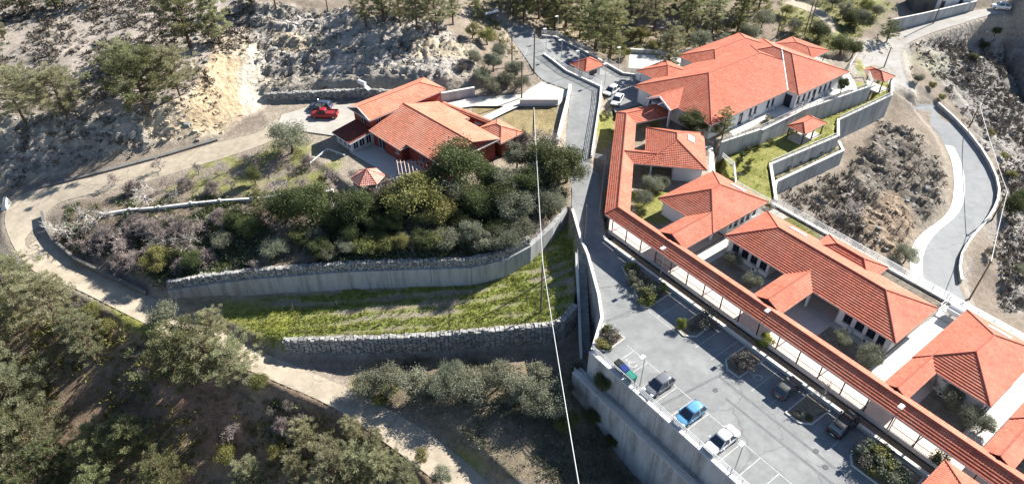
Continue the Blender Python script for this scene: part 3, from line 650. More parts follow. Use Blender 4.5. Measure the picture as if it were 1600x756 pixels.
# block 1 lies square to the short walkway arm
_e = Vector((math.cos(R(-10)), math.sin(R(-10)), 0)); _f = Vector((math.cos(R(-100)), math.sin(R(-100)), 0)); B1O = Vector((24.4, 109.5, 0))
def f1_(u, v, z=0.0): return B1O+_e*u+_f*v+UP*z
blk = thing('classroom_block', 'square white block with hipped red roof and pale skylight, nearest the upper trees', 'building', f1_(5, 6, FLO))
roof(blk, f1_, [(0, 10.2, 0, 12.5, EAV, PITCH), (-3.6, 3.4, 8.2, 12.46, EAV-.03, PITCH, ('a0', 'a1'))])
w = MB(); wall_block(blk, f1_, 4.9, 9.6, .6, 11.9, FLO, EAV, {}, wall=w); wall_block(blk, f1_, .7, 4.88, .6, 7.2, FLO, EAV, {'b1': [(3.2, .9, FLO, 3.2, 'door')]}, wall=w); w.build('wall', M_WALLW, blk)
cl = MB(); cl.box(f1_(1.2, 11.6, 2.5), .32, .32, 3, _e, _f); cl.build('column', M_WALLW, blk)
skylight(blk, f1_(7.6, 4.8, EAV+2.6*PITCH), _f, (_e*1-UP*PITCH).normalized(), 1.9, 1.3)

blk = thing('classroom_block', 'white block with hipped red roof and small windows facing its longer neighbour', 'building', st(-50, 77, FLO))
roof(blk, st, [(-56, -45, 70.8, 83.8, EAV, PITCH), (-50.2, -45.04, 64.6, 73.8, EAV-.03, PITCH, ('b0', 'b1'))])
w = MB(); wall_block(blk, st, -55.3, -50.3, 71.5, 83.1, FLO, EAV, {}, wall=w)
wall_block(blk, st, -50.28, -45.7, 75.2, 83.1, FLO, EAV, {'a1': [(.9, .55, 2.2, 3.0)]+[W1(c, .85) for c in (2.2, 3.7, 5.1, 6.6)]}, wall=w); w.build('wall', M_WALLW, blk)
cl = MB(); cl.box(st(-46.4, 72.6, 2.5), .32, .32, 3, E_S, E_T); cl.build('column', M_WALLW, blk)
skylight(blk, st(-49.6, 81.9, EAV+1.9*PITCH), E_S, (E_T-UP*PITCH).normalized(), 2.6, 1.1)

blk = thing('classroom_block', 'long white block with hipped red roof, four windows and door, beside the long walkway', 'building', st(-30, 76.5, FLO))
roof(blk, st, [(-43.6, -17.3, 71.6, 81.7, EAV, PITCH), (-33.2, -28.8, 64.6, 74.2, EAV-.03, PITCH, ('b0', 'b1')), (-34.6, -25.4, 79, 84.1, EAV+.02, PITCH)])
w = MB()
wall_block(blk, st, -43, -36, 72.3, 81, FLO, EAV, {'b0': [W1(c) for c in (1.3, 2.95, 4.5, 6.1)]}, wall=w)
wall_block(blk, st, -35.98, -25.02, 76, 81, FLO, EAV, {'b0': [(2.5, 1, FLO, 3.2, 'door'), W1(5.5), (8.5, 1, FLO, 3.2, 'door')]}, wall=w)
wall_block(blk, st, -25, -18, 72.3, 81, FLO, EAV, {'b0': [W1(c) for c in (1.3, 2.95, 4.5)]+[(5.9, .95, FLO, 3.2, 'door')], 'a1': [W1(2.2, 1.0, 2.7, 3.2)]}, wall=w)
wall_block(blk, st, -33.9, -26.1, 81.02, 83.4, FLO, EAV, {}, wall=w); w.build('wall', M_WALLW, blk)
for s_ in (-29.2, -33): cl = MB(); cl.box(st(s_, 71.9, 2.5), .32, .32, 3, E_S, E_T); cl.build('column', M_WALLW, blk)
for s_ in (-41.2, -37.9, -23.0, -20.6, -19.9): aircon(blk, st(s_, 72.3, FLO), E_S, -E_T)
skylight(blk, st(-37.2, 79.9, EAV+1.8*PITCH), E_S, (E_T-UP*PITCH).normalized(), 2.6, 1.1)

blk = thing('classroom_block', 'white block with hipped red roof and blank shaded end wall, right of the bright alley', 'building', st(-10, 77, FLO))
roof(blk, st, [(-14.9, -5.9, 71, 84.4, EAV, PITCH), (-14.86, -12, 64.6, 74, EAV-.03, PITCH*1.05, ('b0', 'b1'))])
w = MB(); wall_block(blk, st, -11.6, -6.6, 71.7, 83.7, FLO, EAV, {'b0': [(.6, .5, 3.1, 3.6)], 'a1': [(1.2, .5, 2.9, 3.5)]}, wall=w); wall_block(blk, st, -14.2, -11.62, 75.5, 83.7, FLO, EAV, {}, wall=w); w.build('wall', M_WALLW, blk)
aircon(blk, st(-10.5, 71.7, FLO), E_S, -E_T); aircon(blk, st(-6.6, 77.5, FLO+1.6), E_T, E_S)
cl = MB(); cl.box(st(-12.6, 71.6, 2.5), .32, .32, 3, E_S, E_T); cl.build('column', M_WALLW, blk)
skylight(blk, st(-10.4, 82.4, EAV+1.9*PITCH), E_S, (E_T-UP*PITCH).normalized(), 2.6, 1.1)

blk = thing('classroom_block', 'red roofed block cut off by the right edge of the picture', 'building', st(0, 77, FLO))
roof(blk, st, [(-3.9, 6, 71, 84.4, EAV, PITCH), (-3.86, -.8, 64.6, 74, EAV-.03, PITCH*1.05, ('b0', 'b1'))])
wall_block(blk, st, -3.2, 5.3, 72, 83.7, FLO, EAV, {'b0': [W1(1.5), W1(4)]})

# main building
MF, ME = 2.0, 5.5
blk = thing('main_building', 'largest white building with broad tiled hip roof and windows along the terrace', 'building', st(-74, 112, MF))
roof(blk, st, [(-84, -64.6, 93.2, 128, ME, .37), (-83.5, -62.2, 115.6, 132.6, ME+.01, .37), (-88.5, -80, 98.5, 107, ME+.05, .34), (-88.5, -78, 110.5, 131, ME+.06, .34)])
w = MB()
wall_block(blk, st, -83.3, -65.4, 94, 127, MF, ME, {'a1': [(.6+d, .8, 2.9, 4.5) for d in (11.2, 12.7, 16.6, 18.1)]+[(9.0, 1.2, MF, 4.4, 'door')], 'b0': [(3, 1.2, 3, 4.4), (13, 1.2, 3, 4.4)]}, wall=w)
wall_block(blk, st, -82.9, -62.9, 116.2, 132, MF, ME, {'a1': [(d, .85, 2.9, 4.5) for d in (1.1, 2.9, 4.6, 8.3, 10.0, 11.7)]+[(6.4, 1.1, MF, 4.4, 'door')], 'b0': [(18.4, 1.6, MF, 4.6, 'door')]}, wall=w)
wall_block(blk, st, -87.8, -80, 99.2, 106.4, MF, ME, {}, wall=w); wall_block(blk, st, -87.8, -80.02, 111.2, 130.4, MF, ME, {}, wall=w)
w.build('wall', M_WALLW, blk)
for t_ in (106.3, 112.4, 113.6): aircon(blk, st(-65.4, t_, MF), E_T, E_S)
for t_ in (118.2, 120.2, 125.3, 127.0, 128.6): aircon(blk, st(-62.9, t_, MF), E_T, E_S)
# gabled entrance portico towards the walkway
port = MB(); ptl = MB()
pa, pb, pr = st(-78.6, 91.2, ME+.1), st(-72.6, 91.2, ME+.1), st(-75.6, 91.2, ME+1.75); qa, qb, qr = st(-78.6, 96, ME+.1), st(-72.6, 96, ME+.1), st(-75.6, 99.5, ME+1.75)
tile_face(ptl, [pb, qb, qr, pr], pb, qb); tile_face(ptl, [qa, pa, pr, qr], qa, pa)
port.beam(pa, pr, .12, .34); port.beam(pr, pb, .12, .34); port.poly([pa-UP*.04, pb-UP*.04, qb-UP*.04, qa-UP*.04])
po = port.build('portico', M_FRAMEW, blk); ptl.build('roof_tiles', M_TILE, po, kind='stuff', tint=True)
for s_ in (-72.9, -78.3): cl = MB(); cl.box(st(s_, 91.5, 3.7), .35, .35, 3.5, E_S, E_T); cl.build('column', M_WALLW, blk)
gut = MB(); gut.beam(st(-64.6, 115.55, ME+.12), st(-73.4, 124.4, ME+.12+8.8*.37), .22, .05); gut.build('valley_gutter', M_FRAMEW, blk)
# canopy roof on slim posts behind the main building
can = thing('canopy', 'low red canopy roof on slim posts behind the large building', 'canopy', st(-76, 136, MF))
roof(can, st, [(-80.5, -71, 132.9, 139.5, 5.2, .16)])
for s_, t_ in ((-71.6, 138.9), (-79.9, 138.9), (-71.6, 133.4)): cl = MB(); cl.box(st(s_, t_, 3.6), .16, .16, 3.2, E_S, E_T); cl.build('post', M_DARK, can)

# covered walkway: two arms and a short link to the portico, roof on dark posts
wk = thing('covered_walkway', 'long L-shaped covered walkway with tiled ridge roof above the car park', 'walkway', st(-30, 63, FLO))
WA = Vector((19.7, 115.3, 0)); WD = Vector((-.1719, -.9851, 0)); WN = Vector((.9851, -.1719, 0))     # short arm: start of its outer eave, direction, inward normal
WR = EAV+.95
oc = ST(-58.1, 61.4, 0); ic = ST(-56.6, 64.9, 0)
# intersect the outer / ridge / inner lines of both arms
def meet(t, off):
    p = WA+WN*off; q = ST(0, t, 0); k = (q-p).dot(E_T)/WD.dot(E_T); return p+WD*k
o2, r2, i2 = meet(61.4, 0), meet(63.15, 1.85), meet(64.9, 3.7)
o1, r1, i1 = WA, WA+WN*1.85+WD*1.9, WA+WN*3.7+WD*3.6
LN = Vector((math.cos(R(22)), math.sin(R(22)), 0)); LP = Vector((LN.y, -LN.x, 0))
o0, r0, i0 = o1+LN*11, r1+LN*9.3, i1+LN*7.4
S1 = 8.0
o3, r3, i3 = ST(S1, 61.4, 0), ST(S1, 63.15, 0), ST(S1, 64.9, 0)
def zz(p, z): return Vector((p[0], p[1], z))
tl = MB(); dk = MB(); cp = MB()
for (oa, ra, ia, ob, rb, ib) in ((o0, r0, i0, o1, r1, i1), (o1, r1, i1, o2, r2, i2), (o2, r2, i2, o3, r3, i3)):
    A = [zz(oa, EAV), zz(ob, EAV), zz(rb, WR), zz(ra, WR)]; B = [zz(ib, EAV), zz(ia, EAV), zz(ra, WR), zz(rb, WR)]
    tile_face(tl, A, A[0], A[1]); tile_face(tl, B, B[0], B[1])
    dk.poly([p-UP*.03 for p in A]); dk.poly([p-UP*.03 for p in B]); dk.poly([zz(oa, EAV-.12), zz(ia, EAV-.12), zz(ib, EAV-.12), zz(ob, EAV-.12)])
    cp.tube([zz(ra, WR+.07), zz(rb, WR+.07)], .12, 6)
    for x, y in ((oa, ob), (ia, ib)): dk.beam(zz(x, EAV-.1), zz(y, EAV-.1), .06, .16)
cp.tube([zz(o2, EAV+.08), zz(r2, WR+.07)], .1, 6); cp.tube([zz(o1, EAV+.08), zz(r1, WR+.07)], .1, 6)
d = dk.build('roof', M_FASCIA, wk); tl.build('roof_tiles', M_TILE, d, kind='stuff', tint=True); cp.build('ridge_cap', M_RIDGE, d)
fl = MB(); fl.prism([ST(S1, 61.9), ST(S1, 64.8), i2+E_T*.1, i1+WN*.1, i0+LN*.2, o0-LP*.5, o1+WN*.5+WD*.6, o2+WN*.5+E_T*.4], .35, FLO+.03); fl.build('floor', M_FLOOR, wk)
s_ = -57.0+.2
posts = []
while s_ < S1: posts.append(ST(s_, 62.05)); posts.append(ST(s_, 64.6)) if int(s_*7) % 2 else None; s_ += 3.0
for k in range(10): posts.append(o1+WN*.6+WD*(1+k*3.1)); posts.append(i1-WN*.3+WD*(.2+k*2.95)) if k < 9 else None
pm = MB(); pm.box((0, 0, 1.45), .13, .13, 2.9); pme = mesh_from('post', pm.v, pm.f, M_DARK)
for p in posts:
    o = link('post', pme, wk); o.location = zz(p, FLO+.02)-OFF[wk.name]; o.rotation_euler = (0, 0, R(37))
rl = MB(); ba = MB()
for a, b in ((ST(-56.4, 61.98), ST(-50.5, 61.98)), (ST(-47.6, 61.98), ST(-33.2, 61.98)), (ST(-29.0, 61.98), ST(-14.6, 61.98)), (ST(-11.6, 61.98), ST(-3.0, 61.98)), (o1+WN*.55+WD*10, o2+WN*.55-WD*.5)):
    for h in (.12, .95): rl.beam(zz(a, FLO+h), zz(b, FLO+h), .05)
    n_ = int((b-a).length/.22)
    for k in range(n_+1): p = a.lerp(b, k/n_); ba.box(zz(p, FLO+.53), .022, .022, .82)
ro = rl.build('railing', M_DARK, wk); ba.build('baluster', M_DARK, ro, kind='stuff')

# kiosk at the lower edge, gatehouse, garden pavilions
ks = thing('entrance_canopy', 'small red hipped canopy roof at the lower edge, beside the walkway railing', 'canopy', st(-3.5, 57.5, 0))
roof(ks, st, [(-5.6, -.6, 54.2, 60.6, 3.7, .42)])
for s_, t_ in ((-5, 54.8), (-1.2, 54.8), (-5, 60), (-1.2, 60)): cl = MB(); cl.box(st(s_, t_, 1.85), .2, .2, 3.7, E_S, E_T); cl.build('post', M_WALLW, ks)
gh = thing('gatehouse', 'small pale gatehouse with hipped red roof beside the upper road', 'building', st(-97.8, 93.5, 2.7))
GHZ = P(917, 128, 2.6)
roof(gh, st, [(-100.2, -95.2, 90.6, 96.3, 5.0, .5)])
wall_block(gh, st, -99.4, -96, 91.4, 95.5, 2.1, 5.0, {'a1': [(2.1, 2.2, 3.2, 4.3)], 'b0': [(1.7, 1.6, 3.2, 4.3)]})
def pavilion(label, fr, a0, a1, b0, b1, zg, h, posts, pitch=.45):
    t = thing('pavilion', label, 'pavilion', fr((a0+a1)/2, (b0+b1)/2, zg), group='garden pavilions')
    roof(t, fr, [(a0, a1, b0, b1, zg+h, pitch)])
    for a, b in posts: cl = MB(); cl.box(fr(a, b, zg+h/2), .2, .2, h, E_S, E_T); cl.build('post', M_DARK, t)
    s = MB(); s.prism([fr(a0+.2, b0+.2), fr(a1-.2, b0+.2), fr(a1-.2, b1-.2), fr(a0+.2, b1-.2)], zg-.3, zg+.06); s.build('slab', M_PAVE, t)
    bn = MB(); bn.box(fr((a0+a1)/2, (b0+b1)/2, zg+.42), .5, 2.2, .08, E_S, E_T); bo = bn.build('bench', M_FRAMEW, t)
    lg = MB(); [lg.box(fr((a0+a1)/2, (b0+b1)/2+k, zg+.22), .4, .1, .36, E_S, E_T) for k in (-.9, .9)]; lg.build('bench_leg', M_FRAMEW, bo)
    return t
pavilion('red roofed open pavilion on dark posts on the green terrace lawn', st, -60.4, -56.4, 111.2, 118.2, -1.4, 2.6, [(-60, 111.6), (-60, 117.8), (-56.8, 111.6), (-56.8, 117.8), (-60, 114.7), (-56.8, 114.7)])
_p = st
pv = P(1372, 118, 1.4); ps, pt = pv.x*SN-pv.y*CS, pv.x*CS+pv.y*SN
pavilion('red roofed open pavilion on dark posts at the high corner of the terrace walls', st, ps-3.2, ps+2.6, pt-2.2, pt+2.2, -1.4, 2.9, [(ps-2.8, pt-1.8), (ps-2.8, pt+1.8), (ps+2.2, pt-1.8), (ps+2.2, pt+1.8)])
# ------------------------------------------------------------------ retaining walls, stone walls, railings, stairs
M_RWALL = mat('retaining_concrete', (.40, .41, .41), .9, .10, .9, .15, 20, dirt=(.19, .19, .185), dirt_amt=.75, dirt_scale=.9, stretch=(1, 1, .11), stain=.35, dirt_lo=.43)
M_RWALL2 = mat('old_concrete', (.43, .435, .435), .9, .14, .8, .2, 20, dirt=(.15, .145, .135), dirt_amt=.7, dirt_scale=.55, stretch=(1, 1, .16), stain=.4, dirt_lo=.46)
M_STONE = mat('rubble_stone', (.30, .295, .28), .92, .22, 3, .4, 12, attr='tint', attr_amt=1)
M_DSHADE = mat('dark_shaded_concrete', (.17, .165, .155), .95, .2, .8, .3, 15)  # dark grey of the kerb wall; hairpin wall's shade put into the same colour
M_KERB = mat('kerb', (.58, .56, .52), .9, .10, 2)
def offs(pts, d):
    """shift a polyline sideways (to the right hand for d > 0), mitred"""
    out = []; p2 = [Vector((p[0], p[1], 0)) for p in pts]
    for i, p in enumerate(p2):
        d0 = (p-p2[i-1]).normalized() if i else None; d1 = (p2[i+1]-p).normalized() if i < len(p2)-1 else None
        n0 = d0.cross(UP) if d0 else d1.cross(UP); n1 = d1.cross(UP) if d1 else n0
        n = (n0+n1).normalized(); k = 1/max(.4, n.dot(n0)); out.append(p+n*d*k)
    return out
def rwall(name, label, pts, zt, zb, thick=.4, m=None, panel=5.0, cope=.08, cat='wall', side=1, capm=None, group=None):
    """wall of cast panels along pts; its face looks to the right hand (side=1) of the line"""
    n = len(pts); zt = zt if isinstance(zt, (list, tuple)) else [zt]*n; zb = zb if isinstance(zb, (list, tuple)) else [zb]*n
    f = offs(pts, .12*side); b = offs(pts, -(thick-.12)*side)
    t = thing(name, label, cat, Vector((pts[0][0], pts[0][1], zb[0])), group=group)
    for i in range(n-1):
        L = (f[i+1]-f[i]).length; k = max(1, round(L/panel)); g = .025/max(L, .1)
        for j in range(k):
            a, c = j/k+(g if j or i else 0), (j+1)/k-(g if (j < k-1 or i < n-2) else 0)
            mb = MB(); q = []
            for x in (a, c):
                F = f[i].lerp(f[i+1], x); B_ = b[i].lerp(b[i+1], x); t_ = zt[i]+(zt[i+1]-zt[i])*x; b_ = zb[i]+(zb[i+1]-zb[i])*x-.6
                q.append([zz(F, b_), zz(F, t_), zz(B_, t_), zz(B_, b_)])
            mb.mesh(q[0]+q[1], [(0, 1, 2, 3), (7, 6, 5, 4), (0, 4, 5, 1), (1, 5, 6, 2), (2, 6, 7, 3)])
            mb.build('panel', m or M_RWALL, t)
    if cope:
        f2 = offs(pts, .18*side); b2 = offs(pts, -(thick-.06)*side); mb = MB()
        for i in range(n-1):
            mb.mesh([zz(f2[i], zt[i]+.002), zz(f2[i+1], zt[i+1]+.002), zz(b2[i+1], zt[i+1]+.002), zz(b2[i], zt[i]+.002), zz(f2[i], zt[i]+cope), zz(f2[i+1], zt[i+1]+cope), zz(b2[i+1], zt[i+1]+cope), zz(b2[i], zt[i]+cope)],
                    [(3, 2, 1, 0), (4, 5, 6, 7), (0, 1, 5, 4), (1, 2, 6, 5), (2, 3, 7, 6), (3, 0, 4, 7)])
        mb.build('coping', capm or M_LIT, t)
    return t
def rock(mb, c, sx, sy, sz, ax, ay, tint):
    V = []
    for k in (-1, 1):
        for j in (-1, 1):
            for i in (-1, 1):
                q = random.uniform(.62, 1.0); V.append(c+ax*(sx/2*i*q*random.uniform(.8, 1.05))+ay*(sy/2*j*random.uniform(.8, 1.05))+UP*(sz/2*k*q*random.uniform(.8, 1.1)))
    mb.mesh(V, [(0, 2, 3, 1), (4, 5, 7, 6), (0, 1, 5, 4), (2, 6, 7, 3), (0, 4, 6, 2), (1, 3, 7, 5)], tint)
def stone_wall(name, label, pts, zt, zb, thick=.7, size=.5, side=1, batter=0.0, loose=0.0):
    """rubble wall: every stone is a block of its own shape, in rough courses"""
    n = len(pts); zt = zt if isinstance(zt, (list, tuple)) else [zt]*n; zb = zb if isinstance(zb, (list, tuple)) else [zb]*n
    t = thing(name, label, 'wall', Vector((pts[0][0], pts[0][1], zb[0])))
    core = MB(); st_ = MB(); f = offs(pts, 0); b = offs(pts, -thick*side)
    for i in range(n-1):
        q = [[zz(f[k], zb[k]-.5), zz(f[k]+(b[k]-f[k])*batter, zt[k]-.12), zz(b[k], zt[k]-.12), zz(b[k], zb[k]-.5)] for k in (i, i+1)]
        core.mesh(q[0]+q[1], [(0, 1, 2, 3), (7, 6, 5, 4), (0, 4, 5, 1), (1, 5, 6, 2), (2, 6, 7, 3)])
        d = (f[i+1]-f[i]); L = d.length; d.normalize(); nr = (f[i]-b[i]).normalized(); x = 0
        while x < L:
            wd = size*random.uniform(.7, 1.35); k = min(1, (x+wd/2)/L); z0 = zb[i]+(zb[i+1]-zb[i])*k; z1 = zt[i]+(zt[i+1]-zt[i])*k; z = z0-.2
            F = f[i].lerp(f[i+1], k); B_ = b[i].lerp(b[i+1], k)
            while z < z1:
                hh = size*random.uniform(.5, .85); kk = min(1, max(0, (z-z0)/max(.1, z1-z0)))
                rock(st_, zz(F+(B_-F)*batter*kk, z+hh/2)+nr*random.uniform(-.08, .07)+d*random.uniform(-.1, .1), wd*1.08, .5, hh*1.1, d, nr, random.uniform(.6, 1.35)); z += hh*.95
            for y in np.arange(.15, thick, size*.8):
                rock(st_, zz(F.lerp(B_, y/thick), z1+random.uniform(-.12, .1)), wd*1.1, size, size*.6, d, nr, random.uniform(.75, 1.4))
            x += wd
    core.build('core', M_STONE, t, tint=True); st_.build('stones', M_STONE, t, kind='stuff', tint=True)
    return t
def railing(label, pts, h=1.05, rails=4, step=2.0, m=None, name='railing', r=.028):
    t = thing(name, label, 'railing', pts[0]); m = m or M_STEEL; dz = OFF[t.name]
    for k in range(rails):
        z = h*(1-k*.24 if rails < 5 else 1-k/rails); mb = MB()
        rr = r*1.35 if k == 0 else r
        for a, b in zip(pts, pts[1:]): mb.beam(Vector(a)+UP*z, Vector(b)+UP*z, rr*2, rr*2)
        mb.build('rail', m, t)
    pm = MB(); pm.box((0, 0, h/2-.1), .06, .06, h+.2); pme = mesh_from('post', pm.v, pm.f, m)
    for a, b in zip(pts, pts[1:]):
        a = Vector(a); b = Vector(b); k = max(1, round((b-a).length/step))
        for j in range(k+(b == Vector(pts[-1]))):
            o = link('post', pme, t); o.location = a.lerp(b, j/k)-dz
    return t
def up(pts, dz): return [Vector(p)+UP*dz for p in pts]

rwall('retaining_wall', 'upper stepped concrete wall holding up the car park', [ST(-41.2, 43.5), ST(12, 43.5)], .12, -4, .45, M_RWALL2, 6)
rwall('retaining_wall', 'lower stained concrete wall below the car park footpath', [ST(-42.4, 42.0), ST(12, 42.0)], -3.95, [-10.5, -14], .45, M_RWALL2, 5)
rd = [P(925, 550, 0), P(940, 500, 0), P(935, 465, 0), P(918, 403, .1), P(906, 374, .25), P(894, 331, .55)]
rwall('retaining_wall', 'narrow pale concrete wall between the stairs and the car park ramp', [rd[0]]+rd[1:], [.5, .5, .5, .7, .85, 1.1], [-8, -6.5, -5, -3, -2, -1], .3, M_RWALL, 4, side=-1)
sheet('footpath', up([ST(-42.4, 42.1), ST(14, 42.1), ST(14, 43.4), ST(-42.4, 43.4)], -3.97), M_RWALL2)
railing('steel railing along the outer edge of the car park', [ST(-41, 43.75, .18), ST(10, 43.75, .18)])
railing('steel railing along the footpath below the car park wall', [ST(-42.2, 42.0, -3.9), ST(10, 42.0, -3.9)])
# terrace walls on the right
rwall('retaining_wall', 'tall blue grey concrete wall below the large building, above the lawn', [P(1127, 223, 2), P(1187, 203, 2), P(1192, 203, 2), P(1253, 173, 2), P(1361, 135, 2)], 2.02, -1.5, .4, M_RWALL, 6)
rwall('retaining_wall', 'concrete wall below the pavilion lawn, above a planted ledge', [P(1204, 258, -1.4), P(1309, 214, -1.4)], -1.2, -4.4, .4, M_RWALL, 6)
rwall('retaining_wall', 'lowest concrete wall of the terraces, with a pale coping', [P(1207, 318, -4.3), P(1213, 285, -4.3), P(1318, 236, -4.3), P(1311, 222, -4.3)], -4.15, -8, .4, M_RWALL, 6)
rwall('retaining_wall', 'tall concrete wall beneath the corner pavilion, facing the bare slope', [P(1310, 214, -1.4), P(1310, 189, -1.4), P(1393, 150, -1.4), P(1394, 128, -1.4)], -1.2, -7.2, .4, M_RWALL, 6)
rwall('retaining_wall', 'concrete edge wall of the lawn running down towards the long block', [P(1204, 258, -1.4), P(1213, 315, -1.4)], -1.1, -5.5, .4, M_RWALL, 6, side=-1)
rwall('retaining_wall', 'concrete wall behind the row of blocks under the long fence', [ST(12, 88.1), ST(-46.5, 88.1)], 1.15, -9, .4, M_RWALL, 6)
railing('steel railing on top of the wall below the large building', [P(*q) for q in ((1127, 223, 2.05), (1189, 203, 2.05), (1253, 173, 2.05), (1361, 135, 2.05))], m=M_STEEL)
railing('pale railing on the wall in front of the lawn pavilion', [P(1204, 258, -1.15), P(1309, 214, -1.15)], m=M_WSTEEL)
railing('pale railing on the wall in front of the corner pavilion', [P(1310, 189, -1.15), P(1393, 150, -1.15), P(1394, 128, -1.15)], m=M_WSTEEL)
railing('long steel fence behind the row of blocks above the bending road', [ST(-46.5, 87.8, 1.2), ST(10, 87.8, 1.2)], h=1.3, rails=5)
railing('pale railing along the lower end of the lawn, beside the short blocks', [P(1128, 247, 1.0), P(1146, 262, 1.0), P(1149, 291, 1.0), P(1210, 325, 1.0)], m=M_WSTEEL)
railing('pale railing around the upper green corner beside the corner pavilion', [P(1362, 134, 2), P(1356, 118, 2), P(1338, 120, 2), P(1326, 108, 2), P(1337, 90, 2), P(1362, 96, 2)], m=M_WSTEEL)
# upper yard and road
rdr = [P(*q) for q in ((848, 86, 4.6), (862, 96, 4.4), (884, 113, 4.0), (938, 138, 3.5), (936, 160, 3.0), (930, 200, 2.3), (923, 246, 1.6))]
rwall('parapet_wall', 'low pale parapet between the upper road and the yard', [Vector(p)+Vector((.15, 0, 0)) for p in rdr], [4.9, 4.75, 4.35, 3.85, 3.35, 2.65, 1.95], [4, 3, 2, 1.5, 1.2, 1, .8], .25, M_KERB, 6, side=1)
railing('pale horizontal bar railing along the upper road parapet', [Vector(p)+UP*.35+Vector((.15, 0, 0)) for p in rdr], h=1.15, rails=4, m=M_WSTEEL)
railing('short pale railing across the end of the grass strip by the road', [P(923, 247, 1.6), P(946, 252, 1.4)], m=M_WSTEEL)
railing('thin railing beside the road under the walkway corner', [P(946, 252, 1.4), P(940, 300, 1.0), P(936, 338, .7)], m=M_STEEL, rails=2)
yd = [P(*q) for q in ((846, 58, 5.0), (868, 60, 4.4), (920, 86, 3.2), (974, 117, 2.2), (1028, 123, 2.05))]
rwall('parapet_wall', 'dark kerb wall at the back of the upper yard under the pines', yd, [5.4, 4.8, 3.6, 2.6, 2.4], [4, 3.5, 2.2, 1, .5], .3, M_RWALL2, 6, side=-1)
railing('steel railing at the back of the upper yard under the pines', up(yd, .4), h=1.1, rails=4)
rwall('guard_wall', 'low dark guard wall on the outer side of the bending road', [p+Vector((.4, 0, 0)) for p in SR[4:36:2]], [p.z+.75 for p in SR[4:36:2]], [p.z-.5 for p in SR[4:36:2]], .3, M_RWALL2, 8, side=-1)
rwall('parapet_wall', 'grey wall along the gravel road below the white sheds', [P(1394, 38, 0.4), P(1440, 28, .6), P(1524, 8, 1.2)], [1.6, 1.7, 2.2], [-2, -1.5, -.5], .3, M_RWALL2, 8)
rwall('parapet_wall', 'low grey wall behind the concrete lane among the pines', [P(984, 83, 1.2), P(1060, 87, 1.0), P(1140, 81, .8)], [2.1, 2.0, 1.7], [.5, .5, .3], .3, M_RWALL2, 8)
# walls around the vineyard
vw = VINE[0:9]; vt = [-4.0, -3.1, -2.3, -1.7, -1.4, -1.0, -.4, .2, .7]
rwall('retaining_wall', 'long curved pale concrete wall behind the vineyard', vw, vt, [p.z for p in vw], .8, M_RWALL, 6, cope=0.0, side=1)
stone_wall('stone_wall', 'band of piled grey stones on top of the curved concrete wall', offs(vw[:7], -.45), [a+1.15 for a in vt[:7]], [a-.1 for a in vt[:7]], .5, .42, side=1, batter=.1)
sw = [VINE[11], VINE[12], VINE[13], VINE[14], VINE[15], VINE[16], VINE[17]]
stone_wall('stone_wall', 'tall rough stone wall below the vineyard', offs(sw, 0), [p.z+.25 for p in sw], [-7.8, -8.0, -8.4, -9.2, -9.8, -9.9, -9.4], .8, .55, side=-1, batter=.25)
# stairs beside the ramp
s0, s1 = P(909, 398, .1), P(917, 566, -8.3)
stt = thing('stairs', 'steep concrete stairs dropping beside the vineyard', 'stairs', s0)
n_ = 46; d = (s1-s0); dh = Vector((d.x, d.y, 0)); run = dh.length/n_; dh.normalize(); sdn = dh.cross(UP)
sm = MB(); sm.box((0, 0, -.35), run*1.02, 1.25, .7); sme = mesh_from('step', sm.v, sm.f, M_RWALL)
for k in range(n_):
    o = link('step', sme, stt); p = s0.lerp(s1, (k+.5)/n_); o.location = p-OFF[stt.name]; o.rotation_euler = (0, 0, math.atan2(dh.y, dh.x))
railing('handrail of the steep stairs on the vineyard side', [s0-sdn*-.7, s1-sdn*-.7], rails=2, step=2.5, m=M_STEEL)
rwall('stair_wall', 'thin wall between the steep stairs and the vineyard', [s0+sdn*.85, s1+sdn*.85], [.5, -7.6], [-4, -10.5], .22, M_RWALL, 4, side=1)
# walls on the house side
rwall('boundary_wall', 'wide white wall between the house lot and the upper road', W([(892, 138, 3.6), (887, 165, 3.1), (878, 200, 2.5), (872, 226, 2.2)]), [4.4, 4.0, 3.4, 3.1], [3, 2.4, 1.8, 1.4], .5, M_LIT, 5, side=-1)
rwall('boundary_wall', 'grey wall below the pale ramp, behind the bare tree', W([(812, 163, 3.3), (872, 163, 3.3)]), [4.3, 4.3], [3, 3], .3, M_KERB, 5, side=1)
stone_wall('stone_wall', 'long low stone wall at the foot of the rock benches', W([(415, 160, 3.1), (470, 157, 3.1), (560, 153, 3.1), (690, 158, 3.1)]), 4.7, 3.0, .7, .5, side=1)
rwall('boundary_wall', 'short concrete wall beside the bushes behind the long roof', W([(690, 160, 3.1), (742, 150, 3.2)]), 5.0, 3, .4, M_RWALL2, 6)
rwall('boundary_wall', 'dark wall along the inside of the hairpin bend', W([(68, 337, -1.8), (73, 358, -2.4), (86, 381, -3.2), (121, 411, -4.1), (171, 435, -4.8), (230, 462, -5.8)]), [-.9, -1.4, -2.2, -3.1, -3.9, -4.9], [-3, -3.5, -4, -5, -6, -7], .3, M_DSHADE, 6, side=1, capm=M_DSHADE)  # shade of the road-side face is painted in with the dark concrete
rwall('kerb_wall', 'long low grey kerb wall on the hill side of the concrete track', W([(36, 300, -.7), (90, 287, -.2), (170, 267, .6), (260, 243, 1.4), (340, 219, 2.2)]), [-.5, 0, .8, 1.6, 2.4], [-1.2, -.7, 0, .8, 1.6], .8, M_DSHADE, 6, side=1, cope=0)
gw = [G(*q) for q in ((160, 338), (205, 332), (250, 327), (300, 322), (345, 318), (395, 313), (440, 309), (485, 305), (520, 302))]
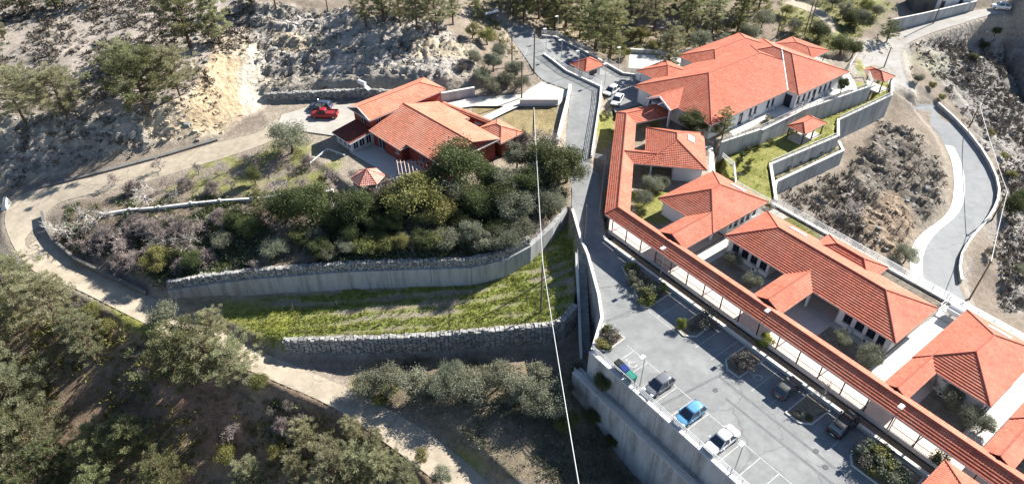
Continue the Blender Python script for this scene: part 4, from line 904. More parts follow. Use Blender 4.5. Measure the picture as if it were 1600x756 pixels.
gwt = rwall('garden_wall', 'white low garden wall with small piers above the tree bank', gw, [p.z+.42 for p in gw], [p.z-.6 for p in gw], .25, M_LIT, 5, cope=.06)
for p in gw: mb = MB(); mb.box(p+UP*.25, .34, .34, .9); mb.build('pier', M_LIT, gwt)
mk = thing('marker_block', 'white slanted concrete block at the left end of the hairpin', 'block', P(10, 322, -1.4))
mb = MB(); q = P(10, 322, -1.4); mb.mesh([q+Vector(v) for v in ((-.5, -.9, -.3), (.6, -.9, -.3), (.6, .9, -.3), (-.5, .9, -.3), (-.25, -.5, .4), (.35, -.6, .5), (.3, .6, 1.5), (-.2, .5, 1.4))], [(3, 2, 1, 0), (4, 5, 6, 7), (0, 1, 5, 4), (1, 2, 6, 5), (2, 3, 7, 6), (3, 0, 4, 7)]); mb.build('block', M_LIT, mk)

# paving around the buildings
def pv(name, pts, m=M_PAVE, lift=.02): return sheet(name, up(pts, lift), m)
pv('pavement', [ST(-17.9, 66, .9), ST(-17.9, 87.5, .9), ST(-14.4, 87.5, .9), ST(-14.4, 66, .9)], M_LIT)
pv('pavement', [ST(-6.4, 66, .9), ST(-6.4, 87.5, .9), ST(-3.4, 87.5, .9), ST(-3.4, 66, .9)], M_LIT)
pv('pavement', [ST(-45.6, 66, .9), ST(-45.6, 87, .9), ST(-42.9, 87, .9), ST(-42.9, 66, .9)], M_PAVE)
pv('pavement', [f1_(9.6, -1, .9), f1_(12.4, -1, .9), f1_(12.4, 13, .9), f1_(9.6, 13, .9)], M_LIT)
pv('pavement', [f1_(-3.3, 5.2, .9), f1_(12.2, 5.2, .9), f1_(12.2, 14.6, .9), f1_(-3.3, 14.6, .9)], M_FLOOR, .012)
pv('pavement', [ST(-53, 65.2, .9), ST(-53, 75, .9), ST(-45.8, 75, .9), ST(-45.8, 65.2, .9)], M_FLOOR)
pv('pavement', [ST(-36, 65.2, .9), ST(-36, 76, .9), ST(-25, 76, .9), ST(-25, 65.2, .9)], M_FLOOR)
pv('pavement', [ST(-43.2, 71.2, .9), ST(-43.2, 72.4, .9), ST(-17.8, 72.4, .9), ST(-17.8, 71.2, .9)], M_PAVE, .03)
pv('pavement', [ST(-14.3, 65.2, .9), ST(-14.3, 76, .9), ST(-11.5, 76, .9), ST(-11.5, 65.2, .9)], M_FLOOR)
pv('pavement', [ST(-66.2, 108.4, 1.9), ST(-65.3, 116.2, 1.9), ST(-63, 116.2, 1.9), ST(-63, 131, 1.9), ST(-61.4, 134, 1.9), ST(-61.6, 117, 1.9), ST(-63.8, 108, 1.9)], M_LIT)
pv('pavement', [ST(-65.4, 98.5, 1.9), ST(-65.4, 108.6, 1.9), ST(-63.6, 108.2, 1.9), ST(-63.3, 99, 1.9)], M_LIT, .03)
pv('pavement', [ST(-80, 132.7, 1.9), ST(-78, 142, 1.9), ST(-66, 140, 1.9), ST(-62.4, 132.7, 1.9)], M_LIT)
pv('pavement', W([(1336, 130, 1.9), (1326, 112, 1.9), (1318, 118, 1.9), (1305, 136, 1.9), (1340, 143, 1.9)]), M_LIT, .04)
# house lot: pale concrete yard, ramp, terrace
pv('house_yard', W([(428, 206, 3.0), (440, 180, 3.1), (480, 168, 3.1), (560, 162, 3.1), (640, 170, 3.1), (560, 215, 3.0), (520, 212, 3.0), (470, 205, 3.0)]), mat('worn_paving', (.40, .38, .34), .9, .12, .8, .2, 20, stain=.4, dirt=(.32, .29, .24), dirt_amt=.5))
pv('house_yard', W([(690, 162, 3.1), (745, 152, 3.25), (812, 148, 3.4), (846, 128, 4.0), (889, 143, 3.55), (874, 164, 3.35), (812, 166, 3.3), (790, 176, 3.2), (762, 190, 3.1), (752, 184, 3.1), (788, 166, 3.2), (740, 166, 3.15), (700, 172, 3.1)]), M_PAVE)
pv('house_terrace', W([(545, 238, 2.9), (560, 215, 2.95), (640, 215, 2.95), (700, 262, 2.9), (640, 300, 2.85), (596, 268, 2.9)]), M_PAVE, .05)

# ------------------------------------------------------------------ car park: kerbs, beds, markings, drains
def stripe(mb, a, b, w=.085):
    d = (b-a).normalized(); n = d.cross(UP)*(w/2); mb.poly([a-n, b-n, b+n, a+n])
mk = MB(); zt_ = .016
bays = [-15.9-2.45*k for k in range(10)]+[-13.45, -11.0, -8.55, -6.1, -3.65]
for s_ in bays: stripe(mk, ST(s_, 44.0, zt_), ST(s_, 48.2, zt_))
stripe(mk, ST(-39.2, 48.2, zt_), ST(0, 48.2, zt_))
for s_ in (-43.2, -40.4, -33.6, -31, -28.6, -24.8, -22.2, -19.6, -14.4, -11.8, -8): stripe(mk, ST(s_, 54.9, zt_), ST(s_, 60, zt_))
stripe(mk, ST(-43.2, 54.9, zt_), ST(-36.6, 54.9, zt_)); stripe(mk, ST(-47.5, 60, zt_), ST(-36.6, 60, zt_))
structure(mk.build('bay_marking', M_PAINT))
def wheelchair(c, rot, k):
    mb = MB(); ax = Vector((math.cos(rot), math.sin(rot), 0)); ay = Vector((-ax.y, ax.x, 0))
    def p(x, y): return c+ax*x*k+ay*y*k
    L = [[(-.05, .42), (-.05, .05), (.3, .05), (.45, -.35), (.58, -.35)], [(-.05, .26), (.22, .26)]]
    for l_ in L:
        for a, b in zip(l_, l_[1:]): stripe(mb, p(*a), p(*b), .11*k)
    arc = [(.08+.38*math.cos(a), -.18+.38*math.sin(a)) for a in np.linspace(R(120), R(375), 14)]
    for a, b in zip(arc, arc[1:]): stripe(mb, p(*a), p(*b), .09*k)
    mb.poly([p(-.05+.1*math.cos(a), .56+.1*math.sin(a)) for a in np.linspace(0, 2*math.pi, 9)[:-1]])
    structure(mb.build('wheelchair_marking', M_PAINT))
wheelchair(ST(-36.7, 46.4, .02), R(37), 1.3); wheelchair(ST(-25.9, 57.2, .02), R(37), 1.3)
dr = MB(); M_DRAIN = mat('dark_drain', (.12, .125, .13), .9, .15, 2)
for a, b in ((ST(-44, 49, .012), ST(-43, 56, .012)), (ST(-30, 44, .012), ST(-28.6, 54.4, .012)), (ST(-28.6, 53.6, .012), ST(5, 53.6, .012)), (ST(-26, 51.6, .012), ST(5, 51.9, .012))): stripe(dr, a, b, .35)
structure(dr.build('drain_strip', mat('asphalt_seam', (.17, .175, .18), .9, .2, 1.2)))
for c in ((1118, 609), (1290, 729), (1275, 704)):
    mb = MB(); q = P(c[0], c[1], .02); mb.tube([q, q+UP*.02], .32, 14); structure(mb.build('manhole_cover', M_DRAIN))
M_SOIL = mat('bed_soil', (.24, .20, .15), .95, .25, 2, .5, 10)
def bed(label, pts, zg=0.0, h=.16):
    t = thing('planting_bed', label, 'planting bed', pts[0]); n = len(pts)
    for i in range(n):
        mb = MB(); mb.beam(Vector(pts[i])+UP*(h/2), Vector(pts[(i+1) % n])+UP*(h/2), .16, h); mb.build('kerb', M_KERB, t)
    s = MB(); s.poly([Vector(p)+UP*(h-.04) for p in pts]); s.build('soil', M_SOIL, t)
    return t
def to60(p): return ST(p.x*SN-p.y*CS, 60.2, 0)
BEDS = []
for b_ in (((972, 418), (1003, 480), (1012, 481), (1046, 460)), ((1056, 513), (1068, 525), (1088, 526), (1119, 503)), ((1134, 563), (1136, 577), (1154, 590), (1186, 568)), ((1227, 645), (1249, 661), (1268, 663), (1304, 636)), ((1379, 681), (1329, 711), (1331, 727), (1372, 757))):
    q = [P(u, v, 0) for u, v in b_]
    BEDS.append(q+[to60(q[-1]), to60(q[0])] if len(BEDS) < 4 else q+[ST(-6.2, 54), ST(-6.2, 60.2), to60(q[0])])
for b_, l_ in zip(BEDS, ('long kerbed shrub bed beside the ramp into the car park', 'kerbed shrub island nearest the striped upper bays', 'kerbed island with a round yellow green bush and a brown shrub', 'kerbed island with a leafless tree between the dark cars', 'large kerbed bed of olive green shrubs at the lower right')): bed(l_, b_)
bed('small corner bed with shrubs above the stairs wall', [P(928, 548, 0), P(943, 506, 0), P(976, 529, 0), P(950, 548, 0)])
# dark planted strip between the car park and the walkway
sheet('planted_strip', [ST(-56, 60.4, .3), ST(8, 60.4, .3), ST(8, 61.8, .3), ST(-56, 61.8, .3)], M_SOIL)
rwall('kerb_wall', 'low wall under the long walkway facing the car park', [ST(-57, 60.5), ST(8, 60.5)], .45, -.3, .3, M_KERB, 6, side=1)
# ------------------------------------------------------------------ the red house
HG = Vector((-26.7, 107.5, 0)); HA = Vector((math.cos(R(44)), math.sin(R(44)), 0)); HB = Vector((math.cos(R(-46)), math.sin(R(-46)), 0))
def h_(a, b, z=0.0): return HG+HA*a+HB*b+UP*z
HZ = 3.0
hs = thing('red_house', 'dark red house with several salmon tiled roofs below the rock benches', 'house', h_(7, 8, HZ))
roof(hs, h_, [(-.4, 16.8, -3.4, 3.4, 8.0, .38, ('a0',))], M_TILE2)
roof(hs, h_, [(-.6, 15.0, 3.0, 12.0, 6.0, .31, ('b0', 'b1'), 'b'), (.9, 13.5, 12.02, 21.6, 6.465, .31, ('b0', 'b1'), 'b'), (13.0, 18.4, 15.6, 22.2, 5.95, .42)], M_TILE2)
w = MB()
wall_block(hs, h_, .4, 16, -2.8, 2.8, HZ, 8.0, {'a0': [(2.8, 1.5, 5.6, 7.0)], 'b1': [(14.2, 1.0, 6.3, 7.4)]}, frame=M_FRAMEW, wall=w)
w.poly([h_(.4, -2.8, 8), h_(.4, 2.8, 8), h_(.4, 0, 8+2.8*.38+.1)])
wall_block(hs, h_, .1, 14.3, 3.2, 11.4, HZ, 6.0, {'a0': [(1.2, .9, 4.3, 5.3), (5.9, 2.0, HZ, 5.2)], 'b1': [(1.7, 1.3, 4.0, 5.2)]}, frame=M_FRAMEW, wall=w)
w.poly([h_(.1, 11.4, 6), h_(14.3, 11.4, 6), h_(7.2, 11.4, 8.2)]); w.poly([h_(1.6, 21.0, 6.4), h_(12.8, 21.0, 6.4), h_(7.2, 21.0, 8.2)])
wall_block(hs, h_, 1.6, 12.8, 11.42, 21.0, HZ-1, 6.4, {'a0': [(1.6, .5, 3.6, 5.0), (3.0, 1.0, HZ, 5.1, 'door'), (6, 1.2, 4, 5.2)]}, frame=M_FRAMEW, wall=w)
wall_block(hs, h_, 13.92, 17.8, 16, 21.6, HZ-1, 6.0, {}, wall=w)
w.build('wall', M_WALLR, hs)
rk_ = MB(); rk_.beam(h_(-.42, -3.4, 8.02), h_(-.42, 0, 9.33), .1, .25); rk_.beam(h_(-.42, 0, 9.33), h_(-.42, 3.4, 8.02), .1, .25); rk_.build('barge_board', M_FRAMEW, hs)
# glazed porch with a dark lean-to roof
pt_ = MB(); A = [h_(-4.8, -2.4, 5.15), h_(-4.8, 3.2, 5.15), h_(.35, 3.2, 5.75), h_(.35, -2.4, 5.75)]; tile_face(pt_, A, A[0], A[1])
pd = MB(); pd.poly([p-UP*.05 for p in A]); pd.beam(A[0]-UP*.1, A[1]-UP*.1, .08, .2); pd.beam(A[1]-UP*.1, A[2]-UP*.1, .08, .2); po = pd.build('porch', M_FRAMEW, hs)
pt_.build('roof_tiles', mat('dark_tile', (.20, .055, .04), .8, .15, 1, attr='tint', attr_amt=1), po, kind='stuff', tint=True)
wp = MB(); wall_block(hs, h_, -4.2, .35, -1.9, 2.6, HZ, 5.1, {'a0': [(.8, 1.0, 3.5, 4.9), (2.1, 1.0, 3.5, 4.9), (3.5, 1.0, 3.5, 4.9)], 'b1': [(.9, 1.1, 3.3, 4.9), (2.3, 1.1, 3.3, 4.9), (3.6, 1.0, 3.3, 4.9)]}, frame=M_FRAMEW, wall=wp); wp.build('porch_wall', M_WALLW, hs)
# tile-capped courtyard wall
cw = thing('courtyard_wall', 'red courtyard wall with a tiled cap behind the salmon roof', 'wall', h_(14.5, 5, HZ))
a_, b_ = P(692, 162, 4.6), P(766, 191, 4.6); d = (b_-a_).normalized(); n_ = d.cross(UP)
mb = MB(); mb.beam(zz(a_, 3.6), zz(b_, 3.6), .3, 2.0); mb.build('wall', M_WALLR, cw)
tb = MB(); r0_, r1_ = a_+UP*.35, b_+UP*.35
tile_face(tb, [a_+n_*.6, b_+n_*.6, r1_, r0_], a_+n_*.6, b_+n_*.6); tile_face(tb, [b_-n_*.6, a_-n_*.6, r0_, r1_], b_-n_*.6, a_-n_*.6); tb.build('roof_tiles', M_TILE2, cw, kind='stuff', tint=True)
for (u, v, l_) in ((707, 174, 'round white garden table in the courtyard, nearer the long roof'), (749, 191, 'round white garden table in the courtyard, nearer its far corner')):
    q = P(u, v, 3.8); tb = thing('garden_table', l_, 'table', zz(q, HZ)); mb = MB(); mb.tube([zz(q, HZ+.72), zz(q, HZ+.78)], .95, 18); mb.build('table_top', M_FRAMEW, tb); mb = MB(); mb.tube([zz(q, HZ), zz(q, HZ+.72)], .08, 8); mb.build('pedestal', M_FRAMEW, tb)
# garden kiosk with six-sided roof
c = P(575, 277, 5.0); gk = thing('garden_kiosk', 'six-sided garden kiosk with pink tiled roof below the house terrace', 'kiosk', zz(c, 2.8))
ring = [zz(c, 5.0)+Vector((math.cos(R(60*k+10)), math.sin(R(60*k+10)), 0))*2.7 for k in range(6)]; ap = zz(c, 6.5)
tb = MB(); dk = MB(); cp = MB()
for k in range(6):
    a, b = ring[k], ring[(k+1) % 6]; tile_face(tb, [a, b, ap], a, b); dk.poly([a-UP*.03, b-UP*.03, ap-UP*.03]); cp.tube([a+UP*.06, ap+UP*.06], .08, 5)
dk.poly([p-UP*.06 for p in ring]); do = dk.build('roof', M_FASCIA, gk); tb.build('roof_tiles', mat('pink_tile', (.58, .28, .22), .8, .12, 1, attr='tint', attr_amt=1), do, kind='stuff', tint=True); cp.build('ridge_cap', M_RIDGE, do)
for k in range(6):
    p = zz(c, 0)+Vector((math.cos(R(60*k+10)), math.sin(R(60*k+10)), 0))*2.35; q = zz(c, 0)+Vector((math.cos(R(60*k+70)), math.sin(R(60*k+70)), 0))*2.35
    mb = MB(); mb.box(zz(p, 3.9), .15, .15, 2.2); mb.build('post', M_FRAMEW, gk); mb = MB(); mb.beam(zz(p, 3.3), zz(q, 3.3), .08, .9); mb.build('parapet_panel', M_FRAMEW, gk)
# pergola of white slats
M_PERG = mat('pergola_paint', (.52, .40, .36), .7, .1, 3)
pg = thing('pergola', 'white slatted pergola in front of the dark red house', 'pergola', P(660, 275, 2.8))
x0_, x1_, y1_ = P(620, 251, 5.0), P(704, 249, 5.0), P(624, 274, 5.0); dv = y1_-x0_
mb = MB(); mb.beam(x0_+dv*.1-UP*.12, x1_+dv*.1-UP*.12, .12, .16); mb.build('cross_beam', M_PERG, pg); mb = MB(); mb.beam(x0_+dv*.9-UP*.12, x1_+dv*.9-UP*.12, .12, .16); mb.build('cross_beam', M_PERG, pg)
sm = MB(); sm.beam((0, 0, 0), dv, .11, .14); sme = mesh_from('slat', sm.v, sm.f, M_PERG)
for k in range(16): o = link('slat', sme, pg); o.location = x0_.lerp(x1_, k/15)-OFF[pg.name]
for p in (x0_+dv*.1, x0_+dv*.9, x1_+dv*.1, x1_+dv*.9): mb = MB(); mb.box(zz(p, 3.8), .16, .16, 2.2); mb.build('post', M_WALLR, pg)
railing('white picket fence between the garden kiosk and the pergola', [P(592, 297, 2.8), P(618, 288, 2.8), P(630, 284, 2.8)], h=1.2, rails=3, step=.55, m=M_FRAMEW, r=.04)
railing('white garden railing on the grass left of the terrace', [P(486, 260, 2.6), P(512, 238, 2.8), P(540, 248, 2.8)], h=.8, rails=2, m=M_FRAMEW)
# solar water heater
q = P(570, 152, 3.1); sh = thing('solar_water_heater', 'white solar water tank with its panel behind the long roof', 'water heater', q)
mb = MB(); mb.tube([q+Vector((-.9, .5, 3.2)), q+Vector((.5, -.2, 2.9))], .42, 12); mb.build('tank', M_FRAMEW, sh)
mb = MB(); mb.box(q+Vector((.9, -.1, 1.9)), 2.2, 1.1, .1, Vector((.75, -.25, -.55)).normalized(), Vector((.3, .95, 0)).normalized(), Vector((.55, -.1, .7)).normalized()); mb.build('panel', mat('solar_panel', (.35, .38, .42), .25, .05, 2, spec=.6), sh)
for k in ((-.8, .6), (.4, -.3), (.3, .6), (-.7, -.2)): mb = MB(); mb.beam(q+Vector((*k, 0)), q+Vector((k[0], k[1], 2.6)), .07); mb.build('stand_leg', M_DARK, sh)

# ------------------------------------------------------------------ vehicles
M_TYRE = mat('tyre', (.02, .02, .02), .85, .1, 5); M_RIM = mat('wheel_rim', (.45, .45, .46), .35, .05, 5, metal=.7)
M_CGLASS = mat('car_glass', (.03, .04, .055), .04, .02, 1, spec=1.0); M_LAMP = mat('headlamp', (.7, .7, .72), .15, .02, 4); M_TAIL = mat('tail_lamp', (.35, .02, .02), .2, .05, 4); M_PLATE = mat('number_plate', (.7, .68, .6), .5, .03, 4)
M_BLACKP = mat('black_plastic', (.025, .025, .027), .6, .1, 4)
def paint(name, c): return mat('paint_'+name, c, .3, .06, 1.5, spec=.4, coat=.25 if sum(c) < .4 else .5)
def loft(mb, secs):
    n = len(secs[0]); i0 = len(mb.v)
    for s in secs: mb.v += [tuple(p) for p in s]; mb.c += [1]*n
    for k in range(len(secs)-1):
        for j in range(n): mb.f.append((i0+k*n+j, i0+k*n+(j+1) % n, i0+(k+1)*n+(j+1) % n, i0+(k+1)*n+j))
    mb.f.append(tuple(i0+j for j in range(n))[::-1]); mb.f.append(tuple(i0+(len(secs)-1)*n+j for j in range(n)))
def car(label, loc, ang, kind, pc, cat='car', name='parked_car', group=None):
    """x forward; hull lofted along its length, glazed cabin, roof panel on pillars, wheels in arches"""
    SP = dict(hatch=dict(L=4.1, Wd=1.75, belt=.92, roof=1.5, hood=.86, cab=(-2.0, -1.5, .28, 1.08), tailz=.97), sedan=dict(L=4.65, Wd=1.8, belt=.92, roof=1.45, hood=.84, cab=(-1.6, -.95, .42, 1.2), tailz=.98),
              suv=dict(L=4.55, Wd=1.85, belt=1.08, roof=1.7, hood=1.04, cab=(-2.15, -1.8, .55, 1.15), tailz=1.1), pickup=dict(L=5.2, Wd=1.8, belt=1.08, roof=1.72, hood=1.05, cab=(-.55, -.35, .85, 1.4), tailz=1.05))[kind]
    t = thing(name, label, cat, loc, ang, group); OFF[t.name] = Vector((0, 0, 0)); L, Wd = SP['L'], SP['Wd']; pm = paint(*pc)
    def sec(x, w, zb, zt): return [(x, -w*.94, zb), (x, -w, zb+.18), (x, -w, zt-.22), (x, -w*.9, zt-.03), (x, -w*.5, zt+.01), (x, w*.5, zt+.01), (x, w*.9, zt-.03), (x, w, zt-.22), (x, w, zb+.18), (x, w*.94, zb)]
    hw = Wd/2; bt = SP['belt']; f = L/2; mb = MB(); bed = kind == 'pickup'
    prof = [(-f, hw*.72, .44, SP['tailz']-.2), (-f+.05, hw*.86, .36, SP['tailz']-.06), (-f+.16, hw*.95, .30, SP['tailz']), (-f+.45, hw*.99, .26, SP['tailz']+.02), (-f+.9, hw, .24, bt+.04), (-.2, hw, .22, bt), (f-1.5, hw, .22, bt-.02), (f-1.1, hw, .23, SP['hood']-.0), (f-.7, hw*.98, .24, SP['hood']-.05), (f-.4, hw*.95, .26, SP['hood']-.1), (f-.18, hw*.87, .29, SP['hood']-.17), (f-.06, hw*.76, .32, .64), (f, hw*.62, .38, .56)]
    loft(mb, [sec(*p) for p in prof]); body = mb.build('body', pm, t, smooth=True)
    x0, x1, x2, x3 = SP['cab']; rz = SP['roof']; wb, wr = hw*.94, hw*.76
    mb = MB(); mb.mesh([(x0, -wb, bt-.02), (x3, -wb, bt-.05), (x3, wb, bt-.05), (x0, wb, bt-.02), (x1, -wr, rz-.05), (x2, -wr, rz-.05), (x2, wr, rz-.05), (x1, wr, rz-.05)], [(4, 5, 6, 7), (0, 1, 5, 4), (1, 2, 6, 5), (2, 3, 7, 6), (3, 0, 4, 7)]); mb.build('windows', M_CGLASS, t)
    mb = MB(); rr = [(x1-.08, wr*.72, rz-.1), (x1+.1, wr*.92, rz-.02), (x1+.5, wr*1.0, rz+.025), ((x1+x2)/2, wr*1.03, rz+.035), (x2-.2, wr*.97, rz+.0), (x2+.04, wr*.86, rz-.05)]
    loft(mb, [[(x, -w, z-.05), (x, -w, z-.01), (x, -w*.6, z+.02), (x, w*.6, z+.02), (x, w, z-.01), (x, w, z-.05)] for x, w, z in rr])
    mb.build('roof_panel', pm, t, smooth=True)
    xm = (x1+x2)/2
    for s in (-1, 1):
        for (xa, za, xb, zb_) in ((x3, bt-.04, x2, rz-.05), (xm-.05, bt-.02, xm, rz-.05), (x0, bt-.02, x1, rz-.05)):
            mb = MB(); mb.beam((xa, s*(wb+.005), za), (xb, s*(wr+.012), zb_), .13, .08); mb.build('pillar', pm, t)
        mb = MB(); mb.box((x3-.25, s*(hw+.1), bt+.02), .2, .2, .14); mb.build('mirror', pm, t)
        mb = MB(); mb.box((f-.2, s*hw*.66, .64), .32, .34, .14); mb.build('headlight', M_LAMP, t)
        mb = MB(); mb.box((-f+.06, s*hw*.68, .78), .12, .3, .2); mb.build('tail_light', M_TAIL, t)
        for xw in (f-.82, -f+.8):
            mb = MB(); mb.tube([(xw, s*(hw-.17), .32), (xw, s*(hw+.015), .32)], .325, 16); o = mb.build('wheel', M_TYRE, t)
            mb = MB(); mb.tube([(xw, s*(hw+.0), .32), (xw, s*(hw+.03), .32)], .2, 12); mb.build('rim', M_RIM, o)
    for x in (f+.005, -f-.005): mb = MB(); mb.box((x, 0, .52), .02, .5, .11); mb.build('number_plate', M_PLATE, t)
    mb = MB(); mb.box((f-.02, 0, .36), .1, hw*1.3, .14); mb.build('bumper', M_BLACKP, t)
    if kind == 'pickup':
        mb = MB(); mb.box((-1.6, 0, SP['tailz']+.02), 1.75, Wd*.84, .06); mb.build('load_bed', M_BLACKP, t)
        for s in (-1, 1): mb = MB(); mb.box((-1.6, s*hw*.94, SP['tailz']+.1), 1.9, .08, .22); mb.build('bed_side', pm, t)
        mb = MB(); mb.box((-f+.08, 0, SP['tailz']+.1), .08, Wd*.85, .22); mb.build('tailgate', pm, t)
    if kind == 'suv':
        for s in (-1, 1): mb = MB(); mb.beam((x1+.1, s*wr*.9, rz+.09), (x2-.1, s*wr*.9, rz+.09), .05); mb.build('roof_rail', M_BLACKP, t)
    return t
A_T = R(37); A_W = R(217)
def bay(u, v): return P(u, v, .02)
car('grey hatchback parked facing the wall railing, nearest the bins', bay(1029, 606), A_W, 'hatch', ('grey', (.16, .17, .19)))
car('light blue hatchback parked between the grey and the white car', bay(1077, 651), A_W, 'hatch', ('blue', (.12, .32, .50)))
car('white saloon car parked facing the wall railing', bay(1126, 692), A_W, 'sedan', ('white', (.72, .72, .72)))
car('dark hatchback with silvery roof parked beside the round green bush island', bay(1229, 610), A_T, 'hatch', ('charcoal', (.09, .09, .085)))
car('black car parked in the walkway shade beside the leafless tree island', bay(1316, 667), A_T, 'suv', ('black', (.018, .018, .02)))
car('white saloon car beside the walkway corner, nose towards the lower left', P(964, 160, 2.1), R(-112), 'sedan', ('white', (.72, .72, .72)))
car('white car half hidden behind the upper road parapet', P(955, 146, 2.1), R(-130), 'hatch', ('white', (.72, .72, .72)))
car('dark blue car beside the gatehouse in the upper yard', P(894, 105, 3.5), R(170), 'hatch', ('navy', (.02, .045, .13)))
car('red pickup truck parked on the pale yard left of the house', P(508, 183, 3.05), R(178), 'pickup', ('red', (.30, .018, .02)), 'pickup truck', 'pickup_truck')
car('dark blue off-road car parked behind the red pickup truck', P(502, 171, 3.05), R(172), 'suv', ('slate', (.05, .065, .11)))
car('white van-like car on the far gravel road at the upper right', P(1562, 14, .2), R(160), 'suv', ('white', (.72, .72, .72)))

# ------------------------------------------------------------------ lamps, poles, cables, bins, tanks
def lamp(label, base, h=5.6, az=R(217), grp='street lamps'):
    t = thing('street_lamp', label, 'street lamp', base, group=grp)
    mb = MB(); mb.tube([base-UP*.3, base+UP*.8, base+UP*h], [.085, .075, .045], 8); mb.build('pole', M_STEEL, t)
    d = Vector((math.cos(az), math.sin(az), 0)); mb = MB(); mb.beam(base+UP*h, base+UP*(h+.05)+d*.45, .06); mb.build('arm', M_STEEL, t)
    mb = MB(); mb.box(base+UP*(h+.07)+d*.5, .75, .5, .13, d, d.cross(UP)); mb.build('lamp_head', M_WSTEEL, t)
for l_, u, v, z, h in (('car park lamp standing beside the bins', 1000, 602, 0, 5.4), ('car park lamp standing at the wall railing beside the white saloon', 1146, 738, 0, 5.6), ('car park lamp rising in front of the walkway roof at the lower right', 1384, 680, 0, 5.6),
        ('car park lamp above the round bush island', 1187, 531, 0, 5.6), ('car park lamp above the long shrub bed by the ramp', 1031, 433, 0, 5.6), ('lamp at the top of the yard, leftmost of the upper lamps', 853, 80, 4.5, 5), ('tall lamp against the pines at the back yard railing', 871, 64, 4.4, 5.6),
        ('lamp at the back yard railing near the gas tank', 966, 112, 2.4, 5.4), ('lamp rising in front of the gatehouse roof', 903, 117, 3.7, 5.2), ('lamp at the bend of the road parapet, right of the gatehouse', 945, 130, 3.4, 4.2), ('lamp on the road parapet behind the blue car', 877, 92, 4.2, 4.2)):
    lamp(l_, P(u, v, z), h)
M_WOOD = mat('weathered_pole', (.14, .11, .085), .9, .2, 4)
POLE = {}
def pole(label, u, v, h, key=None, arm=True):
    b = G(u, v); t = thing('utility_pole', label, 'utility pole', b, group='utility poles')
    mb = MB(); mb.tube([b-UP*.5, b+UP*h], [.16, .11], 8); mb.build('pole', M_WOOD, t)
    if arm: mb = MB(); mb.beam(b+UP*(h-.35)-E_S*.5, b+UP*(h-.35)+E_S*.5, .09); mb.build('cross_arm', M_WOOD, t); mb = MB(); mb.tube([b+UP*(h-.3), b+UP*(h-.05)], .07, 6); mb.build('insulator', M_STEEL, t)
    if key: POLE[key] = b+UP*h
pole('wooden pole in the vineyard under the thick cable', 845, 487, 9.5, 'c2', False)
pole('wooden pole between the bare tree and the red house corner', 833, 219, 6.5, 'c1', False)
pole('wooden pole at the edge of the upper road, nearest the ramp', 834, 117, 9.5, 'r1'); pole('wooden pole left of the upper road, beside the bushes', 800, 107, 7.5, 'r2'); pole('wooden pole standing over the pale ramp', 815, 157, 8, 'r3')
pole('dark pole on the road beside the stairs wall', 911, 386, 7.5, 'r4', False)
pole('pole on the outer bank of the bending road, farthest along', 1514, 200, 5.5, 'e1'); pole('pole on the outer bank halfway along the bending road', 1549, 345, 6.5, 'e2'); pole('pole at the fence where the bending road passes behind the blocks', 1514, 468, 8.5, 'e3')
pole('pole beside the pale path at the top right, left of a twin', 1257, 55, 8); pole('pole beside the pale path at the top right, right of its twin', 1265, 45, 8); pole('pole among bushes behind the canopy roof', 1213, 60, 6.5); pole('pole on the far gravel road below the white sheds', 1458, 38, 8); pole('thin pole where gravel meets the corner pavilion', 1381, 106, 5); pole('lone pole on the hill above the cliffs', 513, 22, 6); pole('wooden pole behind the concrete lane among the pines', 985, 60, 7)
M_CABLE = mat('pale_cable', (.52, .52, .52), .5, .03, 3)
def cable(label, pts, r=.05, sag=.6, name='overhead_cable'):
    mb = MB(); L = []
    for a, b in zip(pts, pts[1:]):
        for k in range(16): t_ = k/16; L.append(a.lerp(b, t_)-UP*(4*sag*t_*(1-t_)))
    L.append(pts[-1]); mb.tube(L, r, 6); return tag(mb.build(name, M_CABLE), label, 'cable')
cend = P(905, 760, 14)
cable('thick pale cable running down the middle of the picture', [POLE['c1'], POLE['c2'], cend, cend+(cend-POLE['c2'])*.6], .055, .4)
cable('pale cable strung above the bending road', [POLE['e1'], POLE['e2'], POLE['e3']], .06, .25)
for a, b, l_ in (('r2', 'r1', 'thin wire between the two poles at the upper road'), ('r1', 'r3', 'thin wire from the upper road pole to the ramp pole')): cable(l_, [POLE[a], POLE[b]], .02, .3)
def bin_(label, p, ang, c, lid):
    t = thing('waste_bin', label, 'waste bin', p, ang, 'waste bins'); OFF[t.name] = Vector((0, 0, 0)); mb = MB()
    loft(mb, [[(x*a, y*a, z) for x, y in ((-.6, -.42), (.6, -.42), (.6, .42), (-.6, .42))] for a, z in ((.82, .15), (.95, .8), (1, 1.1))]); mb.build('body', mat('bin_'+label[:5], c, .5, .08, 3), t)
    mb = MB(); loft(mb, [[(x, y*.98, 1.1) for x, y in ((-.64, -.45), (.64, -.45), (.64, .45), (-.64, .45))], [(x, y, 1.2+.1*(y > 0)) for x, y in ((-.6, -.4), (.6, -.4), (.6, .4), (-.6, .4))]]); mb.build('lid', mat('lid_'+label[:5], lid, .5, .08, 3), t)
    for x in (-.45, .45):
        for y in (-.3, .3): mb = MB(); mb.tube([(x, y-.04, .1), (x, y+.04, .1)], .1, 8); mb.build('wheel', M_TYRE, t)
bin_('blue lidded waste container by the car park wall', P(974, 584, 0), R(-60), (.02, .05, .17), (.02, .045, .20)); bin_('green waste container between the blue one and the lamp', P(985, 595, 0), R(-53), (.03, .17, .13), (.04, .24, .18)); bin_('dark waste container at the railing behind the blue one', P(967, 577, 0), R(-53), (.03, .04, .03), (.03, .035, .03))
